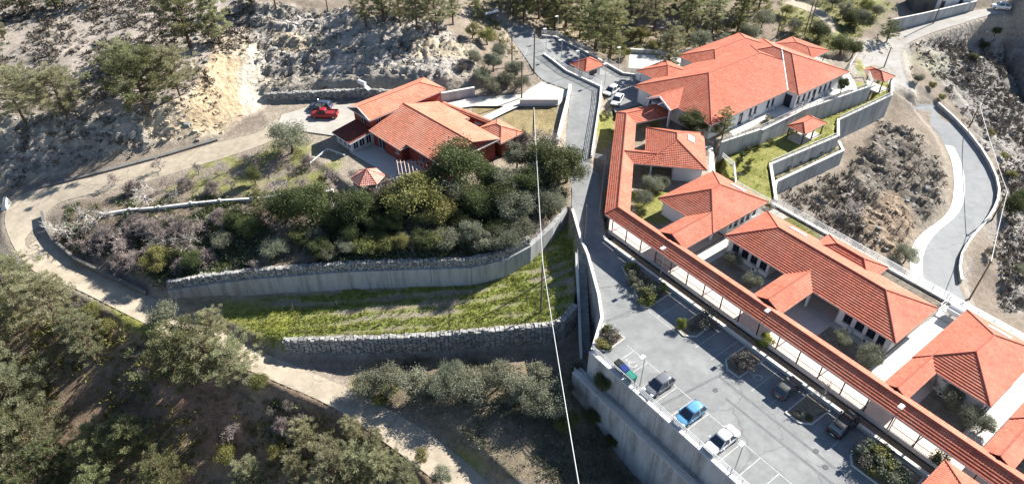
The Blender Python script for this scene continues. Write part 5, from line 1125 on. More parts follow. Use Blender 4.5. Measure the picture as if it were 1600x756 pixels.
def tank(label, c, d, L, r, cage=True):
    t = thing('gas_tank', label, 'tank', c); n = d.cross(UP)
    mb = MB(); mb.tube([c+UP*(r+.4)-d*(L/2+.15), c+UP*(r+.4)-d*L/2, c+UP*(r+.4)+d*L/2, c+UP*(r+.4)+d*(L/2+.15)], [r*.6, r, r, r*.6], 16); mb.build('tank', M_FRAMEW, t)
    for k in (-.3, .3): mb = MB(); mb.box(c+UP*.25+d*L*k, .25, r*1.5, .5, d, n); mb.build('saddle', M_KERB, t)
    if cage:
        q = [c+d*x*(L/2+.8)+n*y*(r+.7) for x, y in ((-1, -1), (1, -1), (1, 1), (-1, 1))]
        for k in range(4):
            mb = MB(); mb.beam(q[k], q[k]+UP*2, .06); mb.build('cage_post', M_STEEL, t)
            for z in (.1, 1, 2): mb = MB(); mb.beam(q[k]+UP*z, q[(k+1) % 4]+UP*z, .05); mb.build('cage_rail', M_STEEL, t)
    sheet('tank_base', [c+d*x*(L/2+1)+n*y*(r+.9)+UP*.025 for x, y in ((-1, -1), (1, -1), (1, 1), (-1, 1))], M_KERB)
tank('pale gas tank in a steel cage beside the upper yard', P(1003, 126, 2.1), E_T, 2.6, .75)
tank('white gas tank in a steel cage behind the bright alley', ST(-15.6, 85.6, 1), E_S, 2.6, .75)

# white sheds and grey shed far behind
for l_, u, v, z, sx, sy, h, c in (('small dark shed beside the far gravel road', 1436, 12, .5, 6, 4, 3, (.10, .095, .09)), ('white shed beside the far gravel road', 1462, 9, .8, 5, 4, 3, (.62, .62, .62)), ('low white shed at the far upper right edge of the gravel road', 1490, 5, 1, 7, 4, 2.2, (.68, .68, .68))):
    p = P(u, v, z); t = thing('shed', l_, 'shed', p); mb = MB(); mb.box(p+UP*(h/2-.3), sx, sy, h+.6); mb.build('wall', mat('shed_'+l_[:9], c, .8, .1, 1), t)
    mb = MB(); mb.mesh([p+Vector(q) for q in ((-sx/2-.3, -sy/2-.3, h), (sx/2+.3, -sy/2-.3, h), (sx/2+.3, sy/2+.3, h+.5), (-sx/2-.3, sy/2+.3, h+.5), (-sx/2-.3, -sy/2-.3, h+.12), (sx/2+.3, -sy/2-.3, h+.12), (sx/2+.3, sy/2+.3, h+.62), (-sx/2-.3, sy/2+.3, h+.62))], [(3, 2, 1, 0), (4, 5, 6, 7), (0, 1, 5, 4), (1, 2, 6, 5), (2, 3, 7, 6), (3, 0, 4, 7)]); mb.build('roof', M_WSTEEL, t)
    mb = MB(); mb.box(p+Vector((.5, -sy/2-.02, .9)), 1, .06, 1.9); mb.build('door', M_FRAMED, t)
p = P(752, 34, 5.6); t = thing('shed', 'grey metal roofed shed at the head of the upper road', 'shed', p); mb = MB(); mb.box(p+UP*1.2, 5, 5, 3, E_S, E_T); mb.build('wall', M_KERB, t)
mb = MB(); mb.box(p+UP*2.95, 6.2, 6.2, .12, (E_S-UP*.12).normalized(), E_T, (UP+E_S*.12).normalized()); mb.build('roof', M_WSTEEL, t); mb = MB(); mb.box(p+E_S*2.53+UP*.9, .06, 1.6, 2.0, E_S, E_T); mb.build('door', M_FRAMED, t)
# ------------------------------------------------------------------ vegetation
def leaf_mesh(name, c, d, L, Wd, tint, m):
    """c centres, d long directions, L/Wd sizes (arrays): one rhombic leaf each"""
    n = len(c); d = d/np.maximum(np.linalg.norm(d, axis=1, keepdims=True), 1e-6)
    r = rng.normal(size=(n, 3)); sd_ = np.cross(d, r); sd_ /= np.maximum(np.linalg.norm(sd_, axis=1, keepdims=True), 1e-6)
    V = np.empty((n, 4, 3)); V[:, 0] = c-d*(L/2)[:, None]; V[:, 2] = c+d*(L/2)[:, None]; V[:, 1] = c+sd_*(Wd/2)[:, None]; V[:, 3] = c-sd_*(Wd/2)[:, None]
    me = bpy.data.meshes.new(name); me.vertices.add(4*n); me.vertices.foreach_set('co', V.ravel()); me.loops.add(4*n); me.loops.foreach_set('vertex_index', np.arange(4*n)); me.polygons.add(n)
    me.polygons.foreach_set('loop_start', np.arange(0, 4*n, 4)); me.polygons.foreach_set('loop_total', np.full(n, 4)); me.update(calc_edges=True)
    a = me.color_attributes.new('tint', 'FLOAT_COLOR', 'POINT'); t4 = np.ones((4*n, 4), np.float32); t4[:, :3] = np.repeat(tint, 4)[:, None]; a.data.foreach_set('color', t4.ravel()); me.materials.append(m); return me
L_PINE = leaf_mat('pine_needles', (.19, .205, .11), (.44, .44, .27), .5); L_DPINE = leaf_mat('dark_pine_needles', (.105, .125, .057), (.30, .315, .155), .45)
L_OLIVE = leaf_mat('olive_leaves', (.105, .12, .078), (.30, .31, .22), .3); L_DARK = leaf_mat('dark_leaves', (.05, .067, .027), (.155, .18, .07), .3); L_YEL = leaf_mat('yellow_green_leaves', (.125, .135, .045), (.29, .285, .10), .35)
L_BRIGHT = leaf_mat('bright_leaves', (.15, .18, .03), (.36, .37, .08), .3); L_GREYB = leaf_mat('grey_brush', (.075, .07, .058), (.20, .18, .15), .1); L_SCRUB = leaf_mat('scrub_brush', (.10, .085, .07), (.23, .20, .16), .1); L_GRASS = leaf_mat('grass_blades', (.18, .20, .05), (.36, .375, .11), .35)
M_BARK = mat('bark', (.12, .085, .06), .95, .25, 3, .4, 15); M_BARKG = mat('grey_bark', (.36, .325, .295), .9, .2, 4); M_BARKB = mat('brown_twig', (.27, .225, .205), .9, .2, 4); M_BARKW = mat('white_bark', (.50, .47, .43), .9, .15, 4)
def ball(n, r, flat=1.0, shell=.5):
    v = rng.normal(size=(n, 3)); v /= np.linalg.norm(v, axis=1, keepdims=True); v *= (shell+(1-shell)*rng.random((n, 1)))*r; v[:, 2] *= flat; return v
def make_pine(h, spread, leafm, nb=42, low=.25, flat=.55, per=72):
    tr = MB(); bend = rng.normal(size=2)*.05
    def tp(t): return Vector((bend[0]*h*t*t, bend[1]*h*t*t, h*t))
    tr.tube([tp(0)-UP*.6, tp(.15), tp(.45), tp(.75), tp(.98)], [.03*h, .024*h, .017*h, .009*h, .003*h], 7)
    C_, D_, T_ = [], [], []
    for k in range(nb):
        t = low+(1-low)*(k+.5)/nb; az = k*2.399+rng.random()*.7; pr = max(.12, 1-((t-low-.12)/(1.02-low))**2*.95)*(.55+.6*rng.random())
        if t < low+.12: pr *= .75
        ln = spread*pr; d = Vector((math.cos(az), math.sin(az), .12+.3*rng.random())); b = tp(t-.05); e = b+d*ln
        if ln > .8: tr.tube([b, b.lerp(e, .6)-UP*.05*ln, e], [.010*h*(1.1-t)+.02, .03, .015], 4)
        for q in ((1.0, .72, .45) if ln > 1.2 else (.95,)):
            c = b.lerp(e, q)+Vector(rng.normal(size=3)*.18*ln**.5); r = (.26+.36*rng.random())*(.55+.16*spread)
            p = ball(per, r, flat, .35); C_.append(p+np.array(c)); D_.append(p*[1, 1, .6]+np.array([d.x*.4, d.y*.4, .45])*r+rng.normal(size=p.shape)*.3*r); ct = rng.random()*.55; T_.append(np.clip(ct+.3*rng.random(per)+.22*(p[:, 2] > 0), 0, 1))  # upper half of each clump tinted lighter: light from above put into the needles
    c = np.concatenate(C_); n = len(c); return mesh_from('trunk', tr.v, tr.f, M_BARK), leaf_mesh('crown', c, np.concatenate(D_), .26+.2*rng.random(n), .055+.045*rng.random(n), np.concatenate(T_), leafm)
def make_broad(h, r, leafm, lobes=19, per=420, leaf=.2, flat=.8, low=.35):
    tr = MB(); C_, D_, T_ = [], [], []; tr.tube([(0, 0, -.5), (.05*h, 0, h*.2), (.02*h, .05*h, h*.45)], [.05*h, .035*h, .025*h], 7)
    for k in range(lobes):
        z = h*(low+(1-low)*rng.random()**.8*.85); a = k*2.399; rr = r*math.sqrt(max(.05, 1-((z/h-.5)/.55)**2))*(.35+.5*rng.random()); c = np.array([math.cos(a)*rr, math.sin(a)*rr, z]); s = r*(.28+.25*rng.random())
        tr.tube([(.02*h, .05*h, h*.3), Vector(c)*.6+Vector((0, 0, h*.15)), Vector(c)], [.02*h, .012*h, .005*h], 4)
        p = ball(per, s, flat, .55)*(1+.25*rng.normal(size=(per, 1))); C_.append(p+c); D_.append(p*.5+rng.normal(size=p.shape)*s*.6); ct = rng.random()*.5; T_.append(np.clip(ct+.35*rng.random(per)+.15*(p[:, 2] > 0), 0, 1))  # tops of the lobes get a lighter leaf tint, painted-in light from above
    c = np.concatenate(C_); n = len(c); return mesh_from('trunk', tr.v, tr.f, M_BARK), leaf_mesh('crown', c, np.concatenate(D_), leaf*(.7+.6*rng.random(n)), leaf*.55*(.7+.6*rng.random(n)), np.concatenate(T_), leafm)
def make_bare(h, m, spread=1.0, lev=4, kids=4, stems=1, rmin=.02):
    tr = MB(); tw = MB()
    def grow(p, d, L, r, l):
        e = p+d*L; mid = p.lerp(e, .5)+Vector(rng.normal(size=3))*L*.06
        (tr if l >= lev-1 else tw).tube([p, mid, e], [r, r*.8, r*.6], 5 if l >= lev-1 else 3, cap=False)
        if l == 0: return
        for k in range(kids if l > 1 else kids+1):
            q = .45+.55*(k+rng.random())/kids; nd = (d*.75+Vector(rng.normal(size=3))*.52*spread+UP*.12); nd.normalize()
            grow(p.lerp(e, min(1, q)), nd, L*(.6+.28*rng.random()), max(rmin, r*.58), l-1)
    for s in range(stems):
        d = Vector((rng.normal()*.25*stems**.5, rng.normal()*.25*stems**.5, 1)).normalized(); grow(Vector((0, 0, -.2)), d, h*.36, .02*h+.02, lev)
    return mesh_from('trunk', tr.v, tr.f, m), mesh_from('branches', tw.v, tw.f, m)
PROTO = {
 'pine': [make_pine(9, 3.4, L_PINE), make_pine(9, 3.0, L_PINE, 46), make_pine(9, 3.9, L_PINE, 42, .3), make_pine(9, 2.6, L_PINE, 44, .2)],
 'darkpine': [make_pine(9, 3.2, L_DPINE, 44), make_pine(9, 3.7, L_DPINE, 44, .2), make_pine(9, 2.5, L_DPINE, 44, .15)],
 'broadpine': [make_pine(8, 5.6, L_PINE, 64, .3, .5, 80), make_pine(8, 5.0, L_PINE, 62, .28, .5, 80), make_pine(8, 5.2, L_DPINE, 60, .25, .5, 80)],
 'olive': [make_broad(4.5, 2.5, L_OLIVE), make_broad(4.5, 2.1, L_OLIVE, 13), make_broad(4.5, 2.8, L_OLIVE, 18)],
 'dark': [make_broad(6, 3.2, L_DARK, 26, 420, .23), make_broad(6, 2.7, L_DARK, 24, 420, .23)],
 'yellow': [make_broad(5, 2.7, L_YEL, 18, 330, .25), make_broad(5, 2.3, L_YEL, 16)],
 'bright': [make_broad(2, 1.1, L_BRIGHT, 10, 220, .17, .9, .2)],
 'shrub': [make_broad(1.6, 1.0, L_YEL, 9, 170, .16, .8, .15), make_broad(1.6, 1.1, L_OLIVE, 10, 170, .16, .8, .15), make_broad(1.5, .9, L_DARK, 9, 170, .16, .85, .15)],
 'brown': [make_broad(1.8, 1.2, L_GREYB, 9, 180, .16, .8, .15)],
 'barewhite': [make_bare(5, M_BARKW, .9, kids=3, rmin=.026), make_bare(5, M_BARKW, 1.0, stems=2, kids=3, rmin=.026)],
 'baregrey': [make_bare(5, M_BARKG, .95, kids=3, rmin=.024), make_bare(5, M_BARKG, 1.0, stems=2, kids=3, rmin=.024)],
 'barebrown': [make_bare(5, M_BARKB, 1.0, rmin=.026), make_bare(5, M_BARKB, 1.15, stems=3, lev=4, kids=5)],
}
PH = dict(pine=9, darkpine=9, broadpine=8, olive=4.5, dark=6, yellow=5, bright=2, shrub=1.6, brown=1.8, barewhite=5, baregrey=5, barebrown=5)
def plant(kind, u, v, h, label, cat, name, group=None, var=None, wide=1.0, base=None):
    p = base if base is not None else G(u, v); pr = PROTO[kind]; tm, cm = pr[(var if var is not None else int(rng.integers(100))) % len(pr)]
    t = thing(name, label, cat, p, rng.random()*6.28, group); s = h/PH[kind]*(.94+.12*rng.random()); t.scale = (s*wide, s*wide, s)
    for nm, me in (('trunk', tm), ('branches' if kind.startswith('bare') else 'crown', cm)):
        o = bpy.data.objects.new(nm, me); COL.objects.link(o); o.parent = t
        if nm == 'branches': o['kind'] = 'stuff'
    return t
KIND_LOOK = dict(pine='soft green pine', darkpine='dark green pine', broadpine='broad spreading pine', olive='grey green olive tree', dark='dark leafy evergreen tree', yellow='yellowish green leafy tree', bright='bright green round bush', shrub='small leafy shrub', brown='brown dry shrub', barewhite='leafless pale-barked tree', baregrey='leafless grey tree', barebrown='leafless brown twiggy tree')
def row(where, group, items, nm=None):
    """plants of one place, each told apart by its kind and its count from the left"""
    cnt = {}
    for it in sorted(items, key=lambda k: k[1]):
        k = it[0]; cnt[k] = cnt.get(k, 0)+1; tot = sum(1 for j in items if j[0] == k)
        l_ = f"{KIND_LOOK[k]} {where}" if tot == 1 else f"{KIND_LOOK[k]}, {ORD[cnt[k]-1]} from the left {where}"
        isb = k in ('shrub', 'brown', 'bright'); sp = {'olive': 'olive_tree', 'dark': 'evergreen_tree', 'yellow': 'leafy_tree'}.get(k, 'pine_tree' if 'pine' in k else 'bare_tree' if k.startswith('bare') else 'shrub')
        plant(k, it[1], it[2], it[3], l_, 'shrub' if isb else 'tree', nm or sp, group, it[5] if len(it) > 5 else None, it[4] if len(it) > 4 else 1.0)
row('on the scrub hill', 'trees on the scrub hill', [('broadpine', 42, 196, 10.2, 1.0, 0), ('broadpine', 108, 190, 9.0, .95, 1), ('broadpine', 232, 182, 11.4, .9, 2), ('broadpine', 282, 152, 9.6, .85, 1), ('broadpine', 205, 140, 8.4, .8, 0), ('darkpine', 298, 76, 13.2), ('pine', 345, 70, 11.4), ('pine', 8, 64, 5.4), ('darkpine', 40, 22, 10.8, 1.1), ('darkpine', 88, 14, 9.6), ('darkpine', 150, 6, 8.4), ('pine', 432, 16, 7.8), ('darkpine', -15, 110, 8.4), ('darkpine', 395, 10, 8.4)])
row('above the cliffs', 'trees above the cliffs', [('pine', 572, 42, 8.0), ('pine', 600, 36, 8.6), ('pine', 626, 42, 9.2), ('pine', 652, 50, 9.8), ('pine', 684, 54, 10.3), ('darkpine', 640, 18, 9.2), ('pine', 708, 40, 8.0), ('darkpine', 590, 14, 8.0), ('darkpine', 668, 20, 9.2)])
row('on the bank left of the upper road', 'bushes left of the upper road', [('olive', 742, 104, 3.2), ('yellow', 762, 72, 4), ('olive', 772, 112, 3.8), ('olive', 792, 142, 4), ('olive', 768, 148, 3.6), ('olive', 803, 124, 3.5), ('yellow', 738, 60, 3.2), ('olive', 752, 132, 3), ('olive', 780, 92, 3), ('darkpine', 745, 30, 5), ('brown', 722, 112, 2), ('olive', 815, 143, 3)])
row('in the wood behind the upper yard', 'pine wood behind the upper yard', [('pine', 802, 22, 10.2), ('darkpine', 818, 34, 10.9), ('pine', 842, 30, 11.5), ('darkpine', 866, 52, 10.2), ('pine', 884, 46, 11.5), ('pine', 906, 60, 10.9), ('darkpine', 930, 78, 12.2), ('darkpine', 952, 98, 12.8, 1.05), ('pine', 962, 66, 10.2), ('pine', 986, 40, 10.2), ('yellow', 1000, 66, 4), ('pine', 1022, 50, 10.2), ('pine', 1042, 116, 10.9, .95), ('olive', 1048, 80, 4), ('darkpine', 1072, 58, 10.2), ('olive', 1092, 78, 4), ('pine', 1112, 54, 10.2), ('olive', 1130, 80, 3.6), ('darkpine', 1152, 50, 10.2), ('olive', 1168, 66, 4), ('pine', 870, 14, 10.9), ('darkpine', 918, 20, 11.5), ('pine', 948, 14, 10.2), ('darkpine', 994, 14, 11.5), ('pine', 1036, 18, 11.5), ('darkpine', 1078, 22, 10.9), ('pine', 1122, 20, 11.5), ('darkpine', 1160, 24, 10.2), ('olive', 1190, 44, 4), ('darkpine', 830, 8, 10.2), ('pine', 1185, 16, 9.0), ('yellow', 1020, 84, 3), ('yellow', 975, 92, 3), ('barebrown', 1010, 30, 6), ('barebrown', 1110, 84, 4), ('darkpine', 1055, 8, 10.2), ('pine', 900, 4, 10.2), ('darkpine', 1100, 2, 10.2)])
row('behind the large building', 'trees behind the large building', [('dark', 1277, 64, 4.6, 1.2), ('dark', 1312, 88, 4.8, 1.25), ('dark', 1330, 92, 4.2, 1.1), ('darkpine', 1385, 66, 5.5, 1.2), ('olive', 1240, 50, 3), ('yellow', 1228, 26, 3), ('olive', 1316, 30, 4), ('dark', 1325, 44, 4), ('olive', 1342, 40, 3.5), ('olive', 1300, 14, 4), ('yellow', 1350, 20, 3.5), ('darkpine', 1425, 4, 5), ('olive', 1368, 28, 3)])
row('beside the large building', 'trees beside the large building', [('dark', 1078, 214, 4.6, 1.25), ('dark', 1102, 214, 4.0, 1.1), ('darkpine', 1127, 222, 6.2, 1.0), ('dark', 1312, 147, 3.6, .75), ('yellow', 1022, 206, 2.0)])
row('on the slopes beside the bending road', 'bushes beside the bending road', [('dark', 1574, 338, 4.6, .9), ('dark', 1590, 318, 3.4), ('baregrey', 1330, 340, 3.6, 1.4, 1), ('brown', 1290, 310, 2.0), ('olive', 1410, 412, 3.4), ('yellow', 1455, 140, 1.8), ('yellow', 1470, 158, 1.8), ('olive', 1432, 132, 2.4), ('yellow', 1545, 215, 2), ('yellow', 1566, 250, 2), ('dark', 1552, 60, 2.4, 1.2), ('dark', 1535, 80, 2.2, 1.3), ('brown', 1600, 330, 2.2), ('yellow', 1578, 280, 1.8), ('dark', 1520, 95, 1.8, 1.4), ('olive', 1590, 430, 2), ('brown', 1545, 400, 1.8), ('brown', 1515, 130, 2.2, 1.3)])
row('in the courtyards between the blocks', 'courtyard shrubs', [('olive', 1018, 300, 2.8, 1.15), ('olive', 1006, 322, 2.4), ('shrub', 1002, 338, 1.6), ('olive', 1034, 296, 2), ('olive', 1106, 352, 1.8), ('olive', 1142, 416, 2.2), ('olive', 1172, 452, 2.4, 1.1), ('olive', 1312, 540, 2.2), ('olive', 1354, 570, 2.6), ('olive', 1480, 634, 2.6), ('olive', 1512, 668, 2.6), ('olive', 1532, 676, 2.2), ('barebrown', 1452, 612, 2.6), ('shrub', 948, 184, 1.5), ('shrub', 1200, 190, 1.2)])
row('on the pavilion lawn', 'round lawn shrubs', [('shrub', 1204, 227, 1.5, .9, 2), ('shrub', 1184, 233, 1.3, .9, 2), ('shrub', 1169, 239, 1.2, .9, 2), ('shrub', 1159, 248, 1.3, .9, 2), ('shrub', 1154, 256, 1.4, .9, 2), ('shrub', 1166, 268, 1.4, 1, 2), ('shrub', 1173, 254, .9, 1, 0), ('brown', 1150, 280, 1.2)])
row('on the narrow ledge below the lawn wall', 'shrubs on the ledge', [('shrub', 1216, 272, .9), ('shrub', 1232, 266, .8), ('brown', 1248, 258, .9), ('shrub', 1264, 250, .9), ('brown', 1280, 244, 1), ('shrub', 1296, 236, 1)])
def on_bed(where, group, items): row(where, group, items)
on_bed('in the long bed beside the ramp', 'shrubs in the ramp bed', [('shrub', 986, 428, 1.7, 1.1, 0), ('shrub', 990, 444, 1.8, 1.1, 1), ('shrub', 998, 458, 1.7, 1, 1), ('shrub', 1008, 472, 1.9, 1.1, 0), ('shrub', 1020, 462, 1.8, 1, 1), ('bright', 1033, 458, 1.6), ('shrub', 1006, 446, 1.2, 1, 0)])
on_bed('in the island below the striped upper bays', 'shrubs in the upper island', [('bright', 1062, 515, 1.7, .8), ('brown', 1100, 510, 2.4, 1.1), ('brown', 1082, 518, 1.0)])
on_bed('in the island with the car park lamp', 'shrubs in the lamp island', [('bright', 1187, 558, 2.3, .9), ('brown', 1160, 578, 2.2), ('brown', 1148, 572, 1.6)])
on_bed('in the island between the dark cars', 'plants between the dark cars', [('baregrey', 1276, 640, 4.2), ('brown', 1246, 652, .9), ('shrub', 1262, 655, .7, 1.1, 0)])
on_bed('in the large lower right bed', 'shrubs in the lower right bed', [('shrub', 1352, 716, 2.2, 1.1, 1), ('brown', 1350, 732, 1.8), ('shrub', 1366, 732, 2.3, 1.2, 0), ('shrub', 1384, 744, 2.0, 1.1, 1), ('shrub', 1402, 752, 1.8, 1.1, 1), ('brown', 1374, 712, 1.6), ('shrub', 1450, 742, 1.8, 1, 2)])
on_bed('in the corner bed above the stairs', 'shrubs in the corner bed', [('shrub', 948, 520, 1.5, 1, 2), ('brown', 958, 532, 1.7), ('shrub', 940, 545, 1.6, 1, 0), ('shrub', 950, 546, 1.2, 1, 2)])
row('on the bank between house and vineyard', 'trees on the bank below the house', [('dark', 718, 290, 7.4, 1.1, 0), ('dark', 868, 298, 7.6, 1.1, 1), ('dark', 884, 286, 6.4, 1.0, 0), ('dark', 848, 276, 6.2), ('dark', 822, 314, 5.6), ('olive', 700, 330, 5.2), ('dark', 784, 334, 5.6), ('dark', 676, 312, 5), ('olive', 806, 268, 5.0), ('olive', 836, 300, 5.2), ('olive', 856, 334, 4.6), ('olive', 792, 312, 5.0), ('dark', 764, 300, 5.0), ('dark', 748, 340, 5.2), ('olive', 806, 352, 5.2), ('dark', 777, 372, 3.2, 1.3), ('yellow', 690, 352, 5.0), ('yellow', 650, 336, 7.2, 1.1, 0), ('yellow', 618, 362, 3.6, 1.0, 1), ('dark', 590, 370, 3.6), ('olive', 634, 388, 2.3, 1.3), ('yellow', 686, 388, 3.0, 1.3), ('dark', 560, 352, 6.2), ('dark', 526, 360, 3.6), ('dark', 492, 350, 6.4), ('dark', 450, 346, 6), ('darkpine', 408, 338, 5.6, .7), ('dark', 396, 374, 3.6), ('olive', 352, 390, 2.6, 1.3), ('dark', 503, 402, 3.2, 1.3), ('olive', 544, 398, 2.3, 1.3), ('yellow', 608, 394, 3.0, 1.3), ('olive', 432, 400, 2.6, 1.3), ('dark', 471, 384, 3.2, 1.3), ('yellow', 252, 424, 3.8, 1.1), ('dark', 306, 420, 3.2), ('dark', 720, 366, 3.6), ('dark', 664, 360, 3.6), ('olive', 514, 406, 2.3, 1.3), ('yellow', 579, 398, 3.0, 1.3), ('yellow', 730, 318, 4.0), ('dark', 372, 360, 3.6), ('olive', 480, 382, 2.6, 1.3), ('dark', 663, 392, 3.2, 1.3), ('dark', 284, 408, 2.6), ('dark', 610, 330, 4.0), ('olive', 494, 380, 2.3, 1.3), ('barebrown', 690, 320, 4.6), ('olive', 760, 396, 3.4, 1.2), ('olive', 790, 392, 3.2, 1.2), ('olive', 700, 388, 3.4, 1.2), ('yellow', 630, 392, 3), ('olive', 736, 384, 4), ('dark', 550, 382, 3.4), ('olive', 812, 376, 3.6)])
row('around the house garden', 'trees around the house garden', [('barewhite', 232, 322, 5.6, 1.1), ('barewhite', 122, 366, 4.2, 1.3, 1), ('barewhite', 152, 344, 4.2), ('baregrey', 196, 308, 3.6), ('baregrey', 334, 284, 3.6), ('baregrey', 352, 272, 3.2), ('barebrown', 386, 262, 3.4), ('baregrey', 430, 300, 4.2), ('baregrey', 452, 324, 5.6, 1.1), ('baregrey', 546, 344, 5.4, 1.1), ('barebrown', 556, 292, 4), ('barebrown', 596, 296, 3.6), ('baregrey', 846, 240, 6, 1.05), ('barebrown', 824, 232, 4.6), ('baregrey', 862, 240, 4.8), ('olive', 456, 240, 5.4, 1.1, 2), ('barebrown', 404, 272, 4), ('barebrown', 486, 262, 2.8), ('barebrown', 290, 300, 3), ('barebrown', 310, 272, 2.8), ('barebrown', 252, 268, 3.4), ('barebrown', 180, 290, 3.2), ('yellow', 505, 290, 1.8), ('barebrown', 460, 278, 3.2), ('dark', 400, 290, 3.2, .7), ('baregrey', 280, 318, 3.4), ('barebrown', 440, 262, 3.2), ('barebrown', 470, 300, 4), ('baregrey', 500, 318, 4.4, 1.1), ('barebrown', 520, 286, 3.4), ('barebrown', 362, 300, 3.4), ('barebrown', 330, 302, 3), ('baregrey', 412, 312, 4), ('barebrown', 580, 310, 3.6), ('barebrown', 214, 306, 3.4), ('barebrown', 262, 296, 3)])
row('in the leafless thicket inside the hairpin', 'thicket inside the hairpin bend', [(k, u, v, h, 1.25) for k, u, v, h in (('barebrown', 150, 384, 3.2), ('barebrown', 176, 372, 3.4), ('barebrown', 200, 398, 3.6), ('baregrey', 228, 382, 3.6), ('barebrown', 184, 416, 3.2), ('barebrown', 216, 428, 3), ('baregrey', 258, 394, 3.6), ('barebrown', 276, 372, 3.6), ('baregrey', 300, 388, 3.8), ('barebrown', 318, 364, 3.4), ('barebrown', 340, 350, 3.4), ('barebrown', 246, 362, 3.4), ('barebrown', 208, 356, 3.2), ('barebrown', 120, 390, 2.8), ('barebrown', 106, 372, 2.6), ('barebrown', 280, 424, 2.6), ('barebrown', 330, 410, 2.8), ('barebrown', 400, 424, 2.4), ('barebrown', 162, 400, 3.2), ('barebrown', 190, 386, 3.4), ('barebrown', 214, 412, 3.2), ('barebrown', 240, 404, 3.4), ('barebrown', 264, 384, 3.6), ('barebrown', 286, 400, 3.4), ('barebrown', 226, 368, 3.4), ('barebrown', 136, 372, 2.8), ('barebrown', 310, 404, 3), ('baregrey', 196, 374, 3.6), ('baregrey', 246, 416, 3.2), ('barebrown', 296, 362, 3.2), ('barebrown', 266, 354, 3))])
row('in the grove below the stone wall', 'olive grove below the stone wall', [('olive', 576, 618, 3.6), ('olive', 610, 612, 4), ('olive', 650, 620, 4.4, 1.1), ('olive', 692, 622, 3.8), ('olive', 736, 624, 4.2, 1.1), ('olive', 778, 606, 4), ('olive', 812, 628, 4.6, 1.1), ('olive', 842, 602, 3.8), ('olive', 862, 648, 4.4, 1.1), ('olive', 836, 650, 4), ('olive', 886, 610, 3), ('yellow', 596, 634, 2), ('olive', 706, 594, 3.2), ('yellow', 884, 670, 3), ('dark', 940, 620, 3.0)])
row('in the wood at the lower left', 'wood at the lower left', [('broadpine', 30, 486, 9.5, .85, 0), ('broadpine', 96, 512, 9.0, .8, 1), ('broadpine', 14, 566, 10.1, .85, 1), ('broadpine', 44, 656, 10.1, .85, 0), ('pine', 150, 566, 8.4), ('broadpine', 24, 740, 10.1, .85, 2), ('darkpine', 110, 756, 9.5), ('broadpine', 300, 606, 10.6, .85, 2), ('pine', 344, 600, 9.5), ('darkpine', 226, 720, 9.5), ('pine', 402, 770, 7.8), ('pine', 480, 704, 6.7), ('pine', 566, 764, 9.0), ('pine', 640, 776, 7.3), ('pine', 468, 756, 6.7), ('darkpine', 276, 776, 9.5), ('olive', 262, 512, 4), ('darkpine', 170, 790, 9.0), ('olive', 690, 756, 3), ('pine', 340, 540, 6.7), ('pine', 556, 696, 5.2), ('brown', 130, 486, 1.6), ('barebrown', 366, 690, 4), ('barebrown', 440, 676, 3), ('barebrown', 230, 600, 4), ('darkpine', 60, 800, 9.0), ('pine', 520, 800, 7.8), ('brown', 220, 560, 1.6), ('brown', 430, 650, 1.5), ('brown', 452, 640, 1.4), ('brown', 470, 660, 1.6), ('brown', 250, 600, 1.4), ('broadpine', 180, 740, 8.5, .85, 2), ('broadpine', 70, 720, 9, .8, 0), ('pine', 540, 770, 9), ('pine', 590, 720, 6), ('pine', 130, 540, 7), ('broadpine', -20, 640, 9, .9, 1), ('yellow', 150, 500, 3), ('broadpine', 372, 604, 8, .75, 0), ('pine', 524, 740, 8), ('pine', 604, 756, 7), ('yellow', 170, 520, 2.6), ('yellow', 410, 610, 2.6), ('yellow', 440, 720, 3), ('yellow', 360, 720, 3), ('yellow', 660, 720, 2)])
row('beside the car park wall foot', 'bushes at the wall foot', [('dark', 928, 660, 2.6), ('olive', 900, 590, 2.4), ('dark', 955, 700, 2.2), ('shrub', 935, 592, 1.4, 1, 2)])

# vines: each row with its posts, wires and leafless plants
M_VINE = mat('vine_wood', (.17, .12, .085), .95, .2, 5)
vp = [make_bare(1.3, M_VINE, 1.3, 2, 3, 1, .02) for _ in range(3)]
for k, (l_, line) in enumerate((('vine row nearest the curved concrete wall', [(450, 486), (603, 474), (745, 466)]), ('second vine row from the curved concrete wall', [(460, 503), (622, 490), (800, 470), (886, 462)]), ('third vine row from the curved concrete wall', [(448, 520), (620, 507), (749, 498), (844, 492)]), ('vine row along the top of the rough stone wall', [(470, 529), (640, 520), (760, 511), (850, 503)]))):
    pts = [G(*q) for q in line]; t = thing('vine_row', l_, 'vine row', pts[0], group='vine rows'); b0 = OFF[t.name]
    for z in (.6, 1.1):
        mb = MB()
        for a, b in zip(pts, pts[1:]): mb.beam(a+UP*z, b+UP*z, .012)
        mb.build('wire', M_DARK, t)
    for a, b in zip(pts, pts[1:]):
        n_ = max(1, int((b-a).length/1.5))
        for j in range(n_):
            p = a.lerp(b, (j+.5)/n_)
            p.z = gz(p.x, p.y)
            if j % 4 == 0: mb = MB(); mb.box(p+UP*.6, .07, .07, 1.5); mb.build('post', M_WOOD, t)
            tm, cm = vp[int(rng.integers(3))]
            o = bpy.data.objects.new('vine', tm); COL.objects.link(o); o.parent = t; o.location = p-b0; o.rotation_euler = (0, 0, rng.random()*6); OFF[o.name] = b0
            c_ = bpy.data.objects.new('shoots', cm); COL.objects.link(c_); c_.parent = o; c_['kind'] = 'stuff'

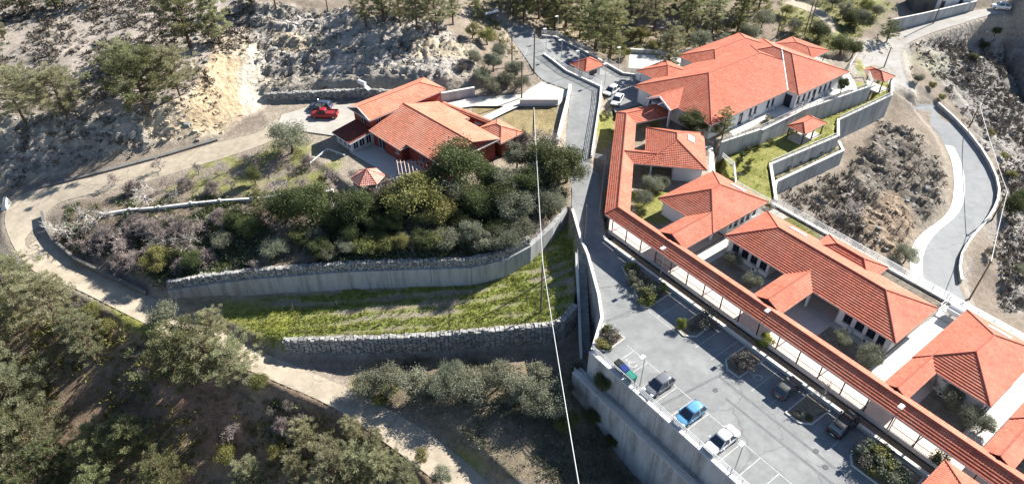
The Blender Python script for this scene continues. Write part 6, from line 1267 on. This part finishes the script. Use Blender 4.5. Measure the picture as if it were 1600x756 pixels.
# scrub, grass and loose stones that nobody could count
def scatter(n, dens, name, label, cat, leafm, per, rad, leaf, flat=.7, up_=.5):
    w = np.where(inview & ~FLAT, dens, 0).ravel(); w = w/w.sum(); idx = rng.choice(len(w), n, p=w); jx = rng.random((n, 2))-.5
    X = XX.ravel()[idx]+jx[:, 0]*GS; Y = YY.ravel()[idx]+jx[:, 1]*GS; Zz = np.array([gz(a, b) for a, b in zip(X, Y)]); s = rad*(.5+rng.random(n)**1.6)
    p = rng.normal(size=(n, per, 3)); p /= np.linalg.norm(p, axis=2, keepdims=True); p[..., 2] = np.abs(p[..., 2])*flat; p *= (.5+.5*rng.random((n, per, 1)))*s[:, None, None]
    c = p+np.stack([X, Y, Zz], 1)[:, None, :]; d = p+np.array([0, 0, up_])*s[:, None, None]+rng.normal(size=p.shape)*.25*s[:, None, None]
    t = np.clip(rng.random((n, 1))*.7+rng.random((n, per))*.35, 0, 1); L = np.repeat(s, per)*leaf*(.7+.6*rng.random(n*per))
    o = link(name, leaf_mesh(name, c.reshape(-1, 3), d.reshape(-1, 3), L, L*.45, t.ravel(), leafm)); return tag(o, label, cat, kind='stuff')
UU, VV = project(XX, YY, Z); edge_ok = np.clip((ROAD_D-.5)/2, 0, 1)
clump = np.clip((fbm(XX, YY, 7, 3, 61)-.36)/.2, .05, 1)
scatter(5200, hill*clump*edge_ok+.5*Z_LROCK*clump+.35*Z_CLIFF*clump, 'hill_scrub', 'grey brown thorny scrub dotted over the upper left hill', 'scrub', L_SCRUB, 14, .62, .75)
scatter(4200, (Z_RSLOPE+.9*zone([(1215, 300), (1330, 255), (1380, 190), (1400, 240), (1350, 330), (1345, 420), (1240, 340)])+.35*Z_SLIDE+zone([(1380, 60), (1560, 60), (1500, 140), (1420, 120)])*.5)*clump*edge_ok, 'slope_scrub', 'low grey scrub on the slopes around the bending road', 'scrub', L_GREYB, 14, .6, .75)
scatter(3600, zone([(740, -20), (1400, -20), (1340, 60), (1220, 80), (980, 90), (820, 30), (800, 150), (740, 150)], 16)*edge_ok*clump, 'wood_undergrowth', 'dry green undergrowth in the wood behind the upper yard', 'undergrowth', L_YEL, 12, .6, .65)
scatter(6000, zone([(110, 320), (520, 300), (890, 280), (880, 340), (740, 410), (240, 450), (90, 390)], 8)*edge_ok*clump, 'bank_undergrowth', 'dark undergrowth on the bank below the house', 'undergrowth', L_DARK, 12, .5, .65)
scatter(2600, zone([(110, 320), (520, 300), (890, 280), (880, 340), (740, 410), (240, 450), (90, 390)], 8)*edge_ok*clump, 'bank_brush', 'grey green brush on the bank below the house', 'brush', L_OLIVE, 14, .6, .6)
scatter(5200, zone([(130, 470), (420, 560), (600, 680), (700, 756), (700, 900), (-200, 900), (-200, 430), (0, 420)], 16)*edge_ok*clump, 'forest_undergrowth', 'mixed undergrowth on the wooded slope at the lower left', 'undergrowth', L_YEL, 12, .6, .65)
scatter(2600, zone([(560, 570), (900, 560), (920, 620), (1040, 756), (780, 756), (600, 620)], 12)*edge_ok*clump, 'grove_undergrowth', 'weeds and low brush around the olive grove', 'undergrowth', L_OLIVE, 10, .4, .6)
gw_ = np.clip((col[..., 1]-col[..., 0]-.0)/.03, 0, 1)*(col[..., 1] > .12)
_F = FLAT; FLAT = FLAT & ~inside(LAWN, XX, YY) & ~inside(LOT, XX, YY)
scatter(9000, gw_*np.where(VINE_M, 1.5, 1), 'grass', 'short bright green grass on lawns, vineyard and verges', 'grass', L_GRASS, 5, .22, .9, .8, 1.2); FLAT = _F
# broken rock standing out of the cut faces, in the colour of its ground
mb = MB(); w = np.where(inview & ~FLAT, (.75*Z_CLIFF*np.clip(slope_s, .2, 1.2)+.4*Z_LROCK+.06*Z_BLUFF+.35*Z_SLIDE*np.clip((fbm(XX, YY, 8, 3, 77)-.45)/.1, 0, 1)+.55*Z_RSLOPE*np.clip((fbm(XX, YY, 9, 3, 78)-.45)/.1, 0, 1))*edge_ok, 0).ravel(); w /= w.sum()
cf = col.reshape(-1, 3); gxf, gyf = gx.ravel(), gy.ravel()
for i in rng.choice(len(w), 2800, p=w):
    x, y = XX.ravel()[i]+rng.random()*.5, YY.ravel()[i]+rng.random()*.5; s = .22+.62*rng.random()**2.5; g = Vector((gxf[i], gyf[i], 0)); g = g.normalized() if g.length > .05 else Vector((0, 1, 0)); ax = Vector((-g.y, g.x, .12*rng.normal())); k = rng.uniform(.7, 1.25)
    rock(mb, Vector((x, y, gz(x, y)-s*.08)), s*rng.uniform(.9, 1.9), s, s*rng.uniform(.5, 1.1), (ax+Vector((0, 0, rng.normal()*.25))).normalized(), (g+UP*rng.uniform(-.2, .5)).normalized(), tuple(cf[i]*k))
tag(mb.build('rock_outcrop', mat('outcrop_rock', (1, 1, 1), .95, .25, 1.6, .6, 6, attr='tint', attr_amt=1), tint=True), 'broken rock standing out of the cut cliffs and slopes', 'rock', kind='stuff')
# loose boulders on the slopes
mb = MB(); w = np.where(inview & ~FLAT, (Z_RSLOPE+.8*Z_SLIDE+.6*Z_CLIFF+.35*hill+.4*Z_LROCK)*edge_ok, 0).ravel(); w /= w.sum()
for i in rng.choice(len(w), 700, p=w):
    x, y = XX.ravel()[i]+rng.random()*.5, YY.ravel()[i]+rng.random()*.5; s = .2+.75*rng.random()**4; a = rng.random()*6.28
    rock(mb, Vector((x, y, gz(x, y)+s*.12)), s*1.3, s, s*.8, Vector((math.cos(a), math.sin(a), .2*rng.normal())), Vector((-math.sin(a), math.cos(a), 0)), rng.uniform(.55, 1.15))
tag(mb.build('loose_stones', M_STONE, tint=True), 'loose pale stones strewn over the rocky slopes', 'stones', kind='stuff')
print('objects', len(bpy.data.objects), 'tris', sum(len(me.polygons) for me in bpy.data.meshes))
